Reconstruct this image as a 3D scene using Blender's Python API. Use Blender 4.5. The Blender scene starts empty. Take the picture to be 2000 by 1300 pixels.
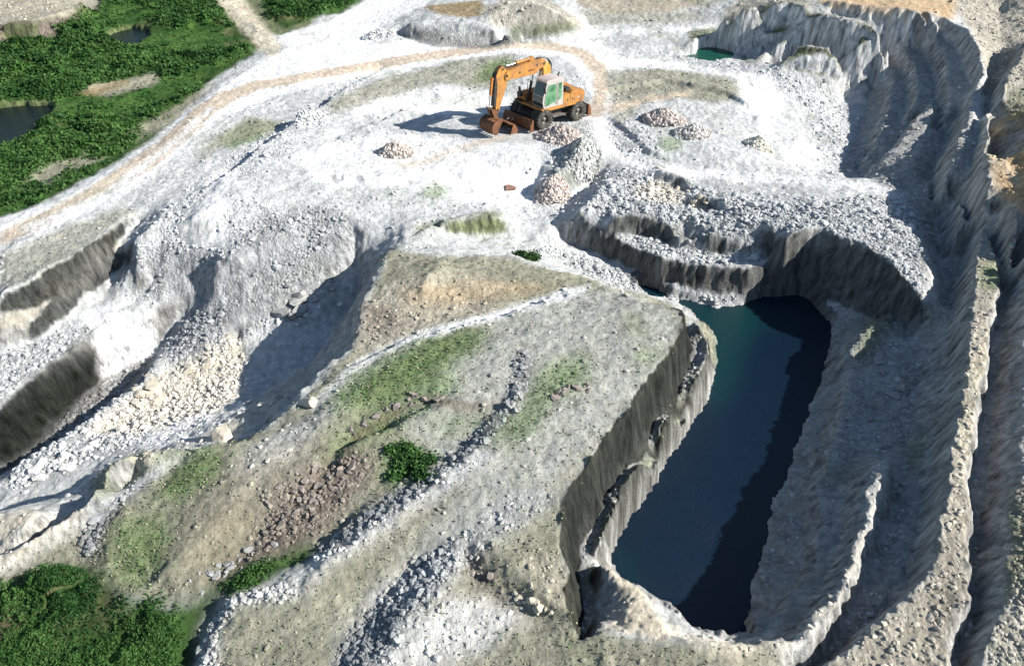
import bpy, math, random, time
import numpy as np
from mathutils import Vector, Matrix
T0 = time.time()
random.seed(7)
rng = np.random.default_rng(11)
scene = bpy.context.scene
C = scene.collection

# ------------------------------------------------------------------ camera
F = 1569.0; H = 19.5; P = math.radians(39)
CP, SP = math.cos(P), math.sin(P)
cam_d = bpy.data.cameras.new('camera'); cam = bpy.data.objects.new('camera', cam_d); C.objects.link(cam)
cam.location = (0, 0, H); cam.rotation_euler = (math.radians(90) - P, 0, 0)
cam_d.sensor_width = 36; cam_d.lens = 36 * F / 2000; cam_d.clip_end = 2000; cam_d.clip_start = .1
scene.camera = cam

def W(px, py, z=0.0):
    "world x, y of the point of height z seen at a photo pixel (survey sheet to site plan)"
    X = (px - 1000) / F; Y = (650 - py) / F
    dy = CP + Y * SP; dz = -SP + Y * CP
    t = (z - H) / dz
    return X * t, dy * t

# ------------------------------------------------------------------ noise helpers
def _hash(i, j, s):
    n = (i.astype(np.int64) * 374761393 + j.astype(np.int64) * 668265263 + s * 1442695041) & 0xffffffff
    n = ((n ^ (n >> 13)) * 1274126177) & 0xffffffff
    n = (n ^ (n >> 16)) & 0xffffff
    return n.astype(np.float32) / float(0xffffff)
def vnoise(x, y, s=0):
    i = np.floor(x); j = np.floor(y); fx = x - i; fy = y - j
    fx = fx * fx * (3 - 2 * fx); fy = fy * fy * (3 - 2 * fy)
    a = _hash(i, j, s); b = _hash(i + 1, j, s); c = _hash(i, j + 1, s); d = _hash(i + 1, j + 1, s)
    return (a + (b - a) * fx) * (1 - fy) + (c + (d - c) * fx) * fy - .5
def fbm(x, y, s=0, o=4):
    r = 0; a = 1; t = 0
    for k in range(o):
        r = r + a * vnoise(x * 2 ** k * (1 + .03 * k) + 17.3 * k, y * 2 ** k + 9.1 * k, s + k); t += a; a *= .55
    return r / t * 1.6
def worley(x, y, s=0):
    "distance to the nearest stone centre and a random value of that stone"
    i = np.floor(x); j = np.floor(y)
    best = np.full(x.shape, 9., np.float32); bid = np.zeros(x.shape, np.float32)
    for di in (-1, 0, 1):
        for dj in (-1, 0, 1):
            a = i + di; b = j + dj
            d = (a + _hash(a, b, s) - x) ** 2 + (b + _hash(a, b, s + 5) - y) ** 2
            m = d < best
            best = np.where(m, d, best); bid = np.where(m, _hash(a, b, s + 9), bid)
    return np.sqrt(best), bid

# ------------------------------------------------------------------ the relief: surveyed breaklines  px,py,z
LINES = '''
-200,-100,0 300,-100,0 800,-120,1 1200,-120,2 1600,-120,3.2 2000,-120,3.4 2600,-120,3.6
-700,0,0 -600,200,0 -700,450,0
2400,50,3.4 2500,300,2.8 2600,600,2 2600,1000,1.6 2400,1500,1.2
-300,1500,0 400,1500,.6 1000,1500,.8 1600,1500,.7 2300,1500,1
# top left plateau and its rubble slope
0,82,-.4 90,88,-.4 150,70,-.4 200,35,-.4 150,5,-.3
-30,48,.9 60,42,.9 120,22,.9 160,5,.9
# marsh
-200,300,-.6 0,320,-.6 200,250,-.6 400,160,-.5
0,150,-.5 200,130,-.5 350,60,-.4 480,70,-.3
0,412,-.3 100,378,-.3 190,330,-.3 280,285,-.3 340,235,-.3 400,165,-.2 500,95,-.1
0,440,.1 100,400,.1 200,352,.1 300,300,.1 370,240,.1 430,175,.1 520,110,.1
# haul road and white flats
0,490,.15 150,430,.15 260,380,.15 350,310,.15 430,240,.15 520,165,.15 700,135,.15
440,0,.1 500,50,.1 540,100,.1 650,60,.1 800,0,.2 600,-30,.1
700,110,.1 850,90,.1 1000,85,.05 1120,92,.05 1175,125,.05 1180,170,.05 1160,215,.05
# left quarry, three walls facing the trench
0,500,.1 100,458,.1 200,422,.1 258,405,.1
w .06,-.16,-.65| 0,572,.1 70,545,.1 130,508,.1 200,460,.1 240,432,.1 268,412,.1
0,640,-.95 70,605,-.95 150,560,-.9 200,510,-.8 240,478,-.6
w .06,-.18,-.65| 60,628,-1.05 110,592,-1 180,535,-.95 215,505,-.9 242,492,-.7
65,660,-1.75 120,640,-1.75 180,600,-1.75 225,550,-1.6 245,515,-1.1
-60,700,-1.8 0,688,-1.8 100,655,-1.8 180,625,-1.8 260,590,-1.8 300,560,-1.5
-80,830,-1.9 0,798,-1.9 20,765,-1.9 65,738,-1.9 105,708,-1.9 150,672,-1.9 190,645,-1.9 240,618,-1.9 300,605,-1.9 345,578,-1.7 380,550,-1.3
-80,960,-3.5 0,905,-3.5 60,870,-3.6 110,820,-3.65 150,780,-3.65 195,748,-3.6 240,722,-3.6 295,687,-3.4 330,655,-3.0 365,615,-2.4 390,585,-1.8
# trench floor and its eastern lip
-80,990,-3.7 0,925,-3.75 60,898,-3.85 130,855,-3.9 210,795,-3.9 260,748,-3.8 290,708,-3.6
-80,990,-2.6 0,945,-2.6 60,900,-2.6 130,852,-2.55 215,792,-2.5 297,737,-2.5 305,700,-2.7
# scree slope off the gravel hump
430,350,1 470,370,.9 420,400,.9 380,420,.7
330,400,.4 300,440,.3 260,470,0 265,520,-.6 300,560,-1.3
w -.5,.3,-.55| 760,125,.3 700,158,.5 640,198,.55 580,235,.6 520,280,.65 470,320,.65 430,352,.7
500,430,.4 540,420,.5 560,450,.2 500,480,0 420,500,0
700,330,.3 620,380,.5 520,400,.6 520,440,.3 440,500,.1
560,380,.6 640,410,.4 720,430,.1
420,560,-1.0 520,520,-.7 620,480,-.45 690,455,-.25
350,640,-2.4 450,620,-1.9 540,570,-1.45 620,530,-1.15 680,500,-1.0
340,720,-2.9 420,690,-2.7 480,655,-2.5 560,610,-2.1 640,560,-1.7 690,515,-1.4
200,850,-2.9 300,800,-2.9 400,760,-2.9 470,720,-2.9 
# the plateau's long western wall
w -.2,.15,-.4| 740,486,.35 757,487,.4 740,520,.4 722,560,.4 706,600,.4 692,640,.4 690,670,.4 640,712,.4 592,760,.4 550,800,.4 515,840,.4 490,858,.3
690,470,-.7 702,520,-1.5 700,560,-1.9 690,590,-2.2 650,650,-2.6 620,700,-2.8 570,735,-2.8 520,760,-2.8 480,790,-2.6
470,660,-2.9 465,740,-2.9 420,780,-2.8
# ledges below it
420,800,-2.4 500,780,-2.3 
330,850,-2.2 430,815,-1.6 505,783,-1.3
440,858,-1.0 500,835,-.7 520,845,0
200,880,-2.4 300,865,-2 400,840,-1.6
0,960,-2.6 100,930,-2.5 200,900,-2.4
-60,1010,-2.5 60,985,-2.4 130,975,-2.3 170,950,-2.2
# yellowish rock ridge, crest then eastern foot and crevice
465,868,.6 420,872,.6 330,880,.7 270,880,.8 215,905,.8 185,935,.8 165,985,.7
-60,1015,-.2 0,1000,.4 60,992,.5 74,1010,.5 0,1070,.4
165,985,.6 120,1010,.6 60,1045,.6 0,1085,.5 -60,1120,.5
410,878,-.1 300,915,-.2 230,965,-.3 175,1000,-.3 100,1045,-.3 50,1080,-.3 -40,1125,-.3
415,868,.3 350,905,.3 262,960,.2 180,1030,.1 90,1080,.1 0,1120,.1 -60,1150,.1
# plateau surface
800,490,.4 900,500,.3 1000,505,.2 1100,535,.2 1180,560,.3
850,560,.5 1000,560,.4 760,650,.5 900,610,.5
700,712,.45 780,672,.5 832,656,.6 930,633,.6 1020,606,.5 1080,583,.4 1130,568,.3 
590,800,.6 700,705,.75 780,664,.8 832,648,.85 930,625,.85 1020,598,.8 1080,576,.6 1130,562,.4
620,830,.8 740,760,.9 900,700,1 1100,640,1 1250,610,1
560,920,.7 700,860,.9 900,780,1 1100,720,1 1200,700,1
860,1000,.9 960,900,1 1080,820,1 1150,800,1
1000,1080,.9 1060,980,.9 
860,505,.9 830,545,1 820,580,.7
# gully with boulders
850,790,.75 760,830,.5 680,880,.4 600,960,.3 540,1010,.25 470,1080,.15 400,1150,.1
800,920,.5 720,960,.35 640,1060,.2 560,1110,.1
# gravel step west of the track
1030,710,1 1000,790,1 930,880,.95 830,960,.9 740,1030,.9 660,1080,.9 600,1140,.8
980,790,.8 880,900,.65 780,960,.6 680,1020,.45 610,1090,.3 
450,1180,.5 520,1160,.6 620,1170,.7 420,1260,.5 
430,1150,.15 400,1230,.0 380,1300,-.1
0,1180,0 100,1130,0 200,1100,.1 350,1180,.2 100,1300,-.2 250,1260,-.1
230,1000,.4 200,1100,.3 260,1170,.4 400,1050,.5 450,950,.6 520,890,.7
# second gravel step and southern hollow
905,1060,1 880,1110,.95 800,1200,.9 740,1290,.9
870,1060,.8 800,1110,.5 720,1200,.4 660,1310,.3
700,1150,.5 640,1250,.5
910,1100,.55 930,1140,.6 1000,1190,.65 1080,1210,.7
950,1060,1 1000,1110,1 1080,1180,1
# eastern rim of the plateau
1180,560,.4 1225,573,.6
w .05,.4,-3.3| 1225,573,.6 1260,584,.9 1300,592,.9 1328,603,.9
w .3,-.15,-1.8| 1335,612,.9 1340,640,.9 1310,685,.9 1275,735,.9 1230,800,.9 1195,850,.9 1160,900,.9 1130,940,.9 1108,965,.9 1102,1000,.9 1105,1060,.9 1118,1110,.9 1112,1160,.9 1120,1212,.9
1372,665,-1.1 1350,715,-1.1 1305,785,-1.1 1272,840,-1.15 1235,900,-1.15 1205,950,-1.15 1175,1000,-1.15 1150,1060,-1.15 1145,1120,-1.1 1155,1190,-1
w .25,-.1,-1.3| 1358,618,-.7 1385,650,-.65 1390,690,-.65 1365,740,-.6 1340,790,-.6 1315,820,-.6 1295,862,-.6 1260,905,-.6 1215,960,-.6 1185,1010,-.6 1162,1060,-.6
1385,630,-2.4 1415,680,-2.6 1410,720,-2.6 1380,780,-2.6 1345,830,-2.6 1310,890,-2.6 1270,955,-2.6 1235,1010,-2.6 1225,1060,-2.6 1200,1090,-2.6
# pale rock at the south end
1165,1090,-.2 1190,1100,-.1 1210,1135,0 1262,1150,.1 1268,1180,.2 1280,1212,.5 1330,1245,.9
1130,1212,.8 1180,1215,.7 1250,1222,.7 
1160,1150,-.6 1190,1180,-.4
1225,1120,-2.7 1290,1160,-2.7 1330,1190,-2.7 
1120,1230,.9 1240,1250,1 1330,1262,1 1400,1262,1 1450,1255,1
w -.15,.25,-.8| 1330,1246,.9 1390,1248,.9 1450,1248,.9 1500,1240,.85
w -.6,.05,-1| 1560,1225,.7 1620,1170,.4 1650,1120,.15 1665,1060,0 1680,1000,-.1 1700,940,-.15 1722,900,-.2
1500,1265,.9 1580,1245,.8 1640,1190,.5 1672,1110,.2 1682,1050,.05 1702,1000,-.05 1722,950,-.1 1748,895,-.15
1370,1210,-2.8 1440,1200,-2.8 1460,1130,-2.6 1495,1010,-2.6 1545,870,-2.6 1600,740,-2.6 1618,680,-2.6 1620,640,-2.6
# northern bank of the lake
1255,572,-2.55 1330,582,-2.55 1400,603,-2.55 1450,597,-2.55 1490,576,-2.55 1560,578,-2.55 1590,600,-2.55
1210,556,-2.1 1280,562,-2.3 1360,578,-2.3 1440,584,-2.3 1500,570,-2.3
# benches above the lake
1020,470,-1.3 1070,440,-.9
w 0,-.22,-1| 1100,427,-.7 1130,440,-.8 1200,468,-1 1245,488,-1.05 1290,506,-1.1 1380,522,-1.1 1460,530,-1.15 1510,522,-1.15
1040,490,-1.4
1230,536,-1.9 1290,552,-2.0 1400,566,-2.1 1470,572,-2.1 1530,568,-2.1
1100,515,-1.6 1160,540,-1.8 
w 0,-.22,-.85| 1195,425,-.1 1250,422,-.1 1300,435,-.15 1330,450,-.2 1400,458,-.2 1450,466,-.2 1495,470,-.25
1190,458,-.95 1250,456,-1 1300,470,-1 1400,490,-1 1490,498,-1
1270,488,-.95 1400,508,-1 1500,506,-1
1180,370,.0 1250,395,.05 1350,415,.05 1450,430,.1 1520,440,.35
w 0,-.2,-.55| 1275,330,.2 1310,338,.2 1345,352,.15
1290,376,-.3 1330,380,-.3 1400,380,.5 1450,400,.5
w 0,-.2,-.6| 1345,382,.15 1400,392,.15 1450,405,.15
# arc wall east of them
w -.2,-.35,-1.5| 1530,465,.5 1545,458,.6 1600,445,.6 1650,465,.6 1700,490,.6 1750,530,.5 1785,565,.3 1795,600,-.1
1545,565,-2 1590,585,-2.1 1650,600,-2 1700,620,-1.7 1740,640,-1.4 
1620,400,.6 1750,430,.6 1805,480,.6 1808,540,.5 1800,590,.1
1550,350,.2 1650,360,.2 1770,380,.4
# centre flats and road
1180,270,-.05 1210,300,-.1 1290,322,-.1 1450,345,-.1 1600,352,-.2 1700,350,-.2
1250,150,0 1400,160,-.1 1500,170,-.3 1560,200,-.8
1200,230,.2 1300,270,.1 1380,280,.2 1450,300,.1
1480,230,-.2 1560,240,-.9 1640,260,-1.3 1650,180,-1.3 1550,150,-1.1
1520,320,-.7 1600,335,-1.2 1625,330,-1.3 1590,290,-1.2
1480,340,-.1 1550,345,-.2 1620,352,-.3
w 0,-.2,-.35| 1185,222,.2 1230,250,.3 1265,290,.25 1290,300,.1
w 0,-.2,-.3| 1185,172,.15 1300,152,.2 1420,175,.1 1460,200,0
w 0,-.2,-.3| 650,345,.35 740,350,.3 800,345,.2
w -.2,-.2,-.35| 860,180,.35 800,205,.3 730,235,.35 660,262,.4
# excavator stand and the spoil spur below it
850,180,.25 980,110,.2 880,210,.05 780,240,.05 1000,260,0
1040,262,.05 1060,290,0 1062,320,-.3 1040,370,-.7 1000,400,-.8
1160,240,.1 1170,270,.1 1140,290,.5 1100,330,.2 1060,370,-.4
1100,250,.5 1130,250,.7 1150,270,.8
1185,320,-.3 1160,350,-.9 1120,390,-1 1060,430,-1.1
1190,350,.1 1150,400,-.1 1120,415,-.2
700,300,.3 800,330,.2 950,290,.1 900,340,.05 
850,400,-.1 950,390,-.5 820,430,0 790,450,.1
790,460,.2 830,440,.3 900,425,.1 960,415,0 985,425,-.3
800,468,-.1 850,452,-.3 930,470,-.9 970,460,-1 1010,455,-1
780,480,.3 850,480,-.3 950,490,-.6 1020,500,-.9
# northern mounds
780,60,.2 800,45,1 850,38,1.1 940,50,1.1 1000,70,.8
780,70,0 850,92,.1 950,90,.1 1030,80,.1
950,40,1.2 980,10,1.8 1050,8,2 1100,30,1.5 1150,50,.4
1150,75,.1 1300,80,.1 1350,60,.2
1200,0,1 1300,10,1 1360,30,.6
# north east benches
1360,75,.2 1400,72,.4 1450,70,.4
w 0,-.3,-.9| 1340,85,.3 1400,66,.8 1430,60,.9 1480,62,1 1530,66,1.1 1540,72,1
1400,85,-.5 1450,85,-.2 1500,95,-.2
w 0,-.25,-.6| 1410,32,1.7 1470,28,1.8 1530,38,1.8
w 0,-.3,-.9| 1440,5,2.7 1540,3,2.8 1570,15,2.8
1400,100,-.35 1440,110,-.6 1460,128,-.9 1500,132,-1 1560,145,-1.1 1640,165,-1.2
1470,118,.1 1510,90,.9 1560,50,1.8 1600,28,2.6
w 0,-.25,-.8| 1600,28,2.7 1650,38,2.7 1700,46,2.6 1742,60,2.5
w 0,-.25,-.75| 1560,74,1.75 1600,78,1.75 1660,82,1.7 1740,84,1.6
w 0,-.25,-.75| 1540,110,.85 1600,112,.85 1650,115,.8 1705,112,.7
w 0,-.25,-.8| 1500,118,-.1 1560,126,-.1 1620,134,-.15 1680,150,-.3
1640,0,3.1 1700,10,3.1 1780,18,3.1 1830,26,3
w 0,-.3,-.8| 1620,2,3.1 1700,12,3.1 1780,20,3.1 1840,32,3
# eastern arc of benches
w -.5,-.2,-1| 1840,32,2.8 1880,48,2.75 1908,85,2.7 1925,130,2.6 1915,158,2.5
w -.5,-.2,-.9| 1790,62,1.75 1830,82,1.6 1850,120,1.45 1856,180,1.25 1846,230,1.0
w -.5,-.2,-.8| 1750,85,.95 1790,130,.75 1795,180,.6 1780,215,.5
w -.4,-.2,-.7| 1715,110,.25 1745,150,.0 1735,200,-.15 1715,270,-.4 1690,310,-.8
1700,170,-1.2 1690,230,-1.35 1665,300,-1.4 1640,340,-1.3
w -.5,-.1,-1| 1822,200,.85 1795,230,.7 1765,265,.5 1730,300,.1 1700,335,-.4
1828,215,.85 1810,250,.75 1795,290,.5 1775,330,.3 1772,375,.1
w -.5,-.1,-1.1| 1900,185,1.9 1888,230,1.8 1868,280,1.7 1850,330,1.5 1845,355,1.3
1908,200,1.9 1896,240,1.85 1888,290,1.75 1866,335,1.6
1850,260,.3 1825,330,-.1 1810,400,-.5 1830,450,-.7 1840,560,-.8
1858,390,.2 1870,450,-.3 1870,520,-.6 1850,620,-.8
# eastern valley and high ground
1950,20,2 1960,90,1.8 1940,150,1.5 1925,220,1.1 1918,300,.9 1905,370,.5
w -.5,-.1,-1.2| 2010,70,3 1985,120,2.9 1960,160,2.8 1945,200,2.8 1934,270,2.7 1928,340,2.6 1915,385,2.4
1990,300,2.8 1990,450,2.5 2040,500,2.5
1935,390,2.3 1930,430,1.3
2050,200,3.6 2100,400,3.6
2000,0,2.8 2050,-30,3.6
# big lit ridge
w -.42,-.1,-1.35| 1912,450,1.1 1905,520,1.05 1897,600,1 1885,700,.95 1872,800,.95 1855,900,.95 1840,1000,.9 1820,1080,.9 1785,1140,.85 1730,1195,.8 1670,1245,.75 1600,1300,.7
w .35,0,-.9| 1930,462,1.15 1955,540,1.1 1935,620,1.05 1935,700,1 1915,760,1 1905,850,1 1888,940,.95 1900,985,.95 1890,1040,.95 1900,1100,.95 1895,1180,.9 1855,1235,.85 1860,1320,.85
w -.5,0,-1| 2010,470,1.35 1998,650,1.2 1996,760,1.15 1990,900,1.15 1975,1000,1.15 1968,1100,1.15 1950,1200,1.1 1920,1280,1.1
2080,600,1.6 2100,900,1.6 2060,1150,1.6
# slopes west of it
1780,630,-1.1 1800,720,-1.2 1770,850,-1.2 1760,930,-.9 1730,1050,-.8 1680,1160,-.5 1610,1250,-.2 1560,1310,.1
1740,605,-.9 1700,640,-1 1660,690,-1.1
w -.4,-.1,-.6| 1655,735,-1.4 1640,800,-1.45 1628,850,-1.45 1612,900,-1.45 1590,940,-1.5
w -.5,-.1,-.7| 1605,960,-1.3 1608,1045,-1.1 1598,1090,-1.1 1565,1145,-1.1 1530,1180,-1.1
1700,720,-1.3 1690,800,-1.7 1665,900,-1.5 1640,980,-1.3
1660,940,-1 1650,1040,-.9 1625,1110,-.7
1480,1225,-1.4
'''
RES = .125; X0, X1, Y0, Y1 = -62., 62., 4., 92.
NX = int((X1 - X0) / RES); NY = int((Y1 - Y0) / RES)
def parse(s):
    out = []
    for ln in s.strip().splitlines():
        ln = ln.split('#')[0].strip()
        if not ln: continue
        drop = None
        if ln[0] == 'w':
            a, ln = ln[1:].split('|'); drop = [float(v) for v in a.split(',')]
        out.append(([tuple(float(v) for v in p.split(',')) for p in ln.split()], drop))
    return out
cs = []
for L, drop in parse(LINES):
    for a, b in zip(L[:-1], L[1:]):
        xa, ya = W(*a); xb, yb = W(*b)
        n = max(2, int(math.hypot(xb - xa, yb - ya) / (RES * .6)))
        t = np.linspace(0, 1, n)
        q = np.stack([xa + (xb - xa) * t, ya + (yb - ya) * t, a[2] + (b[2] - a[2]) * t], 1)
        cs.append(q)
        if drop: cs.append(q + np.array(drop))
cs = np.concatenate(cs)
def solve():
    h = None
    for lv in (5, 4, 3, 2, 1, 0):
        r = RES * 2 ** lv; nx = NX >> lv; ny = NY >> lv
        i = ((cs[:, 0] - X0) / r).astype(int); j = ((cs[:, 1] - Y0) / r).astype(int)
        ok = (i >= 0) & (i < nx) & (j >= 0) & (j < ny)
        k = j[ok] * nx + i[ok]
        sm = np.bincount(k, cs[ok, 2], nx * ny); ct = np.bincount(k, minlength=nx * ny)
        fix = (ct > 0).reshape(ny, nx); val = (sm / np.maximum(ct, 1)).reshape(ny, nx)
        if h is None: h = np.full((ny, nx), float(cs[:, 2].mean()))
        else:
            jj = np.minimum(np.arange(ny) // 2, h.shape[0] - 1); ii = np.minimum(np.arange(nx) // 2, h.shape[1] - 1)
            h = h[np.ix_(jj, ii)]
        h = np.where(fix, val, h)
        for it in range({5: 400, 4: 250, 3: 200, 2: 140, 1: 100, 0: 60}[lv]):
            p = np.pad(h, 1, mode='edge')
            m = (p[1:-1, :-2] + p[1:-1, 2:] + p[:-2, 1:-1] + p[2:, 1:-1]) * .25
            h = np.where(fix, val, m)
    return h
def blur(a, n):
    for _ in range(n):
        p = np.pad(a, 1, mode='edge')
        a = (p[1:-1, :-2] + p[1:-1, 2:] + 2 * p[1:-1, 1:-1]) * .25
        p = np.pad(a, 1, mode='edge')
        a = (p[:-2, 1:-1] + p[2:, 1:-1] + 2 * p[1:-1, 1:-1]) * .25
    return a
HF = blur(solve(), 1)

def samp(A, x, y):
    u = np.clip((x - X0) / RES - .5, 0, NX - 1.001); v = np.clip((y - Y0) / RES - .5, 0, NY - 1.001)
    i = u.astype(int); j = v.astype(int); fu = u - i; fv = v - j
    return (A[j, i] * (1 - fu) + A[j, i + 1] * fu) * (1 - fv) + (A[j + 1, i] * (1 - fu) + A[j + 1, i + 1] * fu) * fv
def ground(pts):
    "where the sight lines of the survey meet the relief -> x, y, z"
    pts = np.asarray(pts, float).reshape(-1, 2)
    X = (pts[:, 0] - 1000) / F; Y = (650 - pts[:, 1]) / F
    dy = CP + Y * SP; dz = -SP + Y * CP
    t0 = (7.0 - H) / dz; t1 = (-6.0 - H) / dz
    hit = t1.copy(); done = np.zeros(len(pts), bool)
    for s in np.linspace(0, 1, 400):
        t = t0 + (t1 - t0) * s
        b = (H + dz * t <= samp(HF, X * t, dy * t)) & ~done
        hit[b] = t[b]; done |= b
    return np.stack([X * hit, dy * hit, samp(HF, X * hit, dy * hit)], 1)
YY, XX = np.meshgrid(Y0 + (np.arange(NY) + .5) * RES, X0 + (np.arange(NX) + .5) * RES, indexing='ij')
def poly_world(P_, z=None):
    P_ = np.array(P_, float); q = []
    for a, b in zip(P_, np.roll(P_, -1, 0)):
        n = max(1, int(np.hypot(*(b - a)) / 25))
        for t in range(n): q.append(a + (b - a) * t / n)
    q = np.array(q)
    if z is None: return ground(q)[:, :2]
    return np.array([W(a, b, z) for a, b in q])
def mask_of(PW, soft=2):
    x0, y0 = PW.min(0) - 2; x1, y1 = PW.max(0) + 2
    i0 = max(0, int((x0 - X0) / RES)); i1 = min(NX, int((x1 - X0) / RES) + 1)
    j0 = max(0, int((y0 - Y0) / RES)); j1 = min(NY, int((y1 - Y0) / RES) + 1)
    M = np.zeros((NY, NX), np.float32)
    if i1 <= i0 or j1 <= j0: return M
    x = XX[j0:j1, i0:i1]; y = YY[j0:j1, i0:i1]; ins = np.zeros(x.shape, bool)
    for (ax, ay), (bx, by) in zip(PW, np.roll(PW, -1, 0)):
        if ay == by: continue
        c = ((ay > y) != (by > y)) & (x < (bx - ax) * (y - ay) / (by - ay) + ax)
        ins ^= c
    M[j0:j1, i0:i1] = ins
    if soft:
        pad = soft + 2
        a, b, c, d = max(0, j0 - pad), min(NY, j1 + pad), max(0, i0 - pad), min(NX, i1 + pad)
        M[a:b, c:d] = blur(M[a:b, c:d], soft)
    return M
def pp(s): return [tuple(float(v) for v in p.split(',')) for p in s.split()]

# ------------------------------------------------------------------ water levels
LAKE = pp('1225,550 1255,572 1330,584 1400,603 1450,597 1490,578 1570,578 1625,630 1618,690 1600,740 1545,870 1497,1010 1463,1130 1452,1300 1330,1290 1240,1180 1180,1090 1225,1020 1270,955 1310,890 1380,780 1411,710 1400,660 1340,600 1280,560')
PONDS = [('lake', LAKE, -2.5), 
         ('marsh_pond', pp('-60,220 0,212 40,208 104,206 108,215 76,240 62,266 32,280 0,286 -60,295'), -.75),
         ('small_pond', pp('202,84 220,66 255,57 290,60 292,74 266,90 236,96'), -.62),
         ('green_pool', pp('1330,112 1355,108 1360,97 1380,92 1415,96 1433,103 1425,115 1400,121 1370,120'), -.45)]
for nm, pl, z in PONDS:
    pw = poly_world(pl, z)
    m = mask_of(pw, 1)
    if nm == 'lake': HF = np.where((m > .6) & (HF > z - .3), z - .3, HF)
    else:
        HF = HF * (1 - np.minimum(1, m * 1.3)) + (z - .55) * np.minimum(1, m * 1.3)
        ring = blur(m, 10); HF = np.where((m < .3) & (ring > .01), np.maximum(HF, z + .05), HF)
# the excavator stands on a gentle fall away from the pit
TILT = math.radians(5)
exc_c = W(1071, 233)
rr = np.hypot((XX - exc_c[0] + 1), (YY - exc_c[1] + .8)); mm = np.clip((5.2 - rr) / 1.6, 0, 1); HF = HF * (1 - mm) - mm * math.tan(TILT) * (YY - exc_c[1])

# ------------------------------------------------------------------ ground cover map (albedo, stoniness, scrub)
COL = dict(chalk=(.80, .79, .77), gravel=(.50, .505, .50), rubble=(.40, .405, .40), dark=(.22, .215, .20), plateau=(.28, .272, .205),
           green=(.13, .20, .065), scrub=(.035, .07, .018), soil=(.15, .11, .075), track=(.57, .465, .35), ochre=(.50, .33, .16), cream=(.66, .58, .44),
           beige=(.42, .38, .30), brown=(.30, .22, .11), moss=(.13, .15, .07), darkrock_shade=(.014, .016, .012), scree=(.31, .315, .315), midrock=(.085, .086, .078), slate=(.19, .20, .205), pink=(.46, .39, .34), wall=(.35, .345, .325), pinksoil=(.19, .155, .13))  # the near-black tone is dark mossy rock with the walls' shade painted in
base = np.empty((NY, NX, 3), np.float32); base[:] = (.52, .525, .51)
STONE = np.full((NY, NX), .12, np.float32); SCRUB = np.zeros((NY, NX), np.float32); GRASS = np.zeros((NY, NX), np.float32)
# colour | stoniness 0..1 | softness | strength | polygon
WALLS = '''
moss | -900,-100 500,-100 500,100 0,430 -900,700
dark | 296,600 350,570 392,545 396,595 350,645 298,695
scree | 400,400 720,380 720,560 560,680 400,700 400,560
plateau | 760,500 1180,560 1300,600 1080,960 1100,1240 0,1330 0,1140 500,850 690,700
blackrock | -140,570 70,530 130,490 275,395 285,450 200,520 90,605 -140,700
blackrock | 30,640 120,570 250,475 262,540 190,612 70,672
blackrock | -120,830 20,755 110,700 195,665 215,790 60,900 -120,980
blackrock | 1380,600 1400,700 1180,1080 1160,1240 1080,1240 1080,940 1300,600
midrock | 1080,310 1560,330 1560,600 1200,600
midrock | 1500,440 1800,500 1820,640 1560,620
gravel | 1320,-60 1780,-60 1780,170 1320,160
moss | 740,420 1010,420 1010,500 740,500
ochre | 1560,-60 1850,-60 1850,30 1560,10
'''
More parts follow.
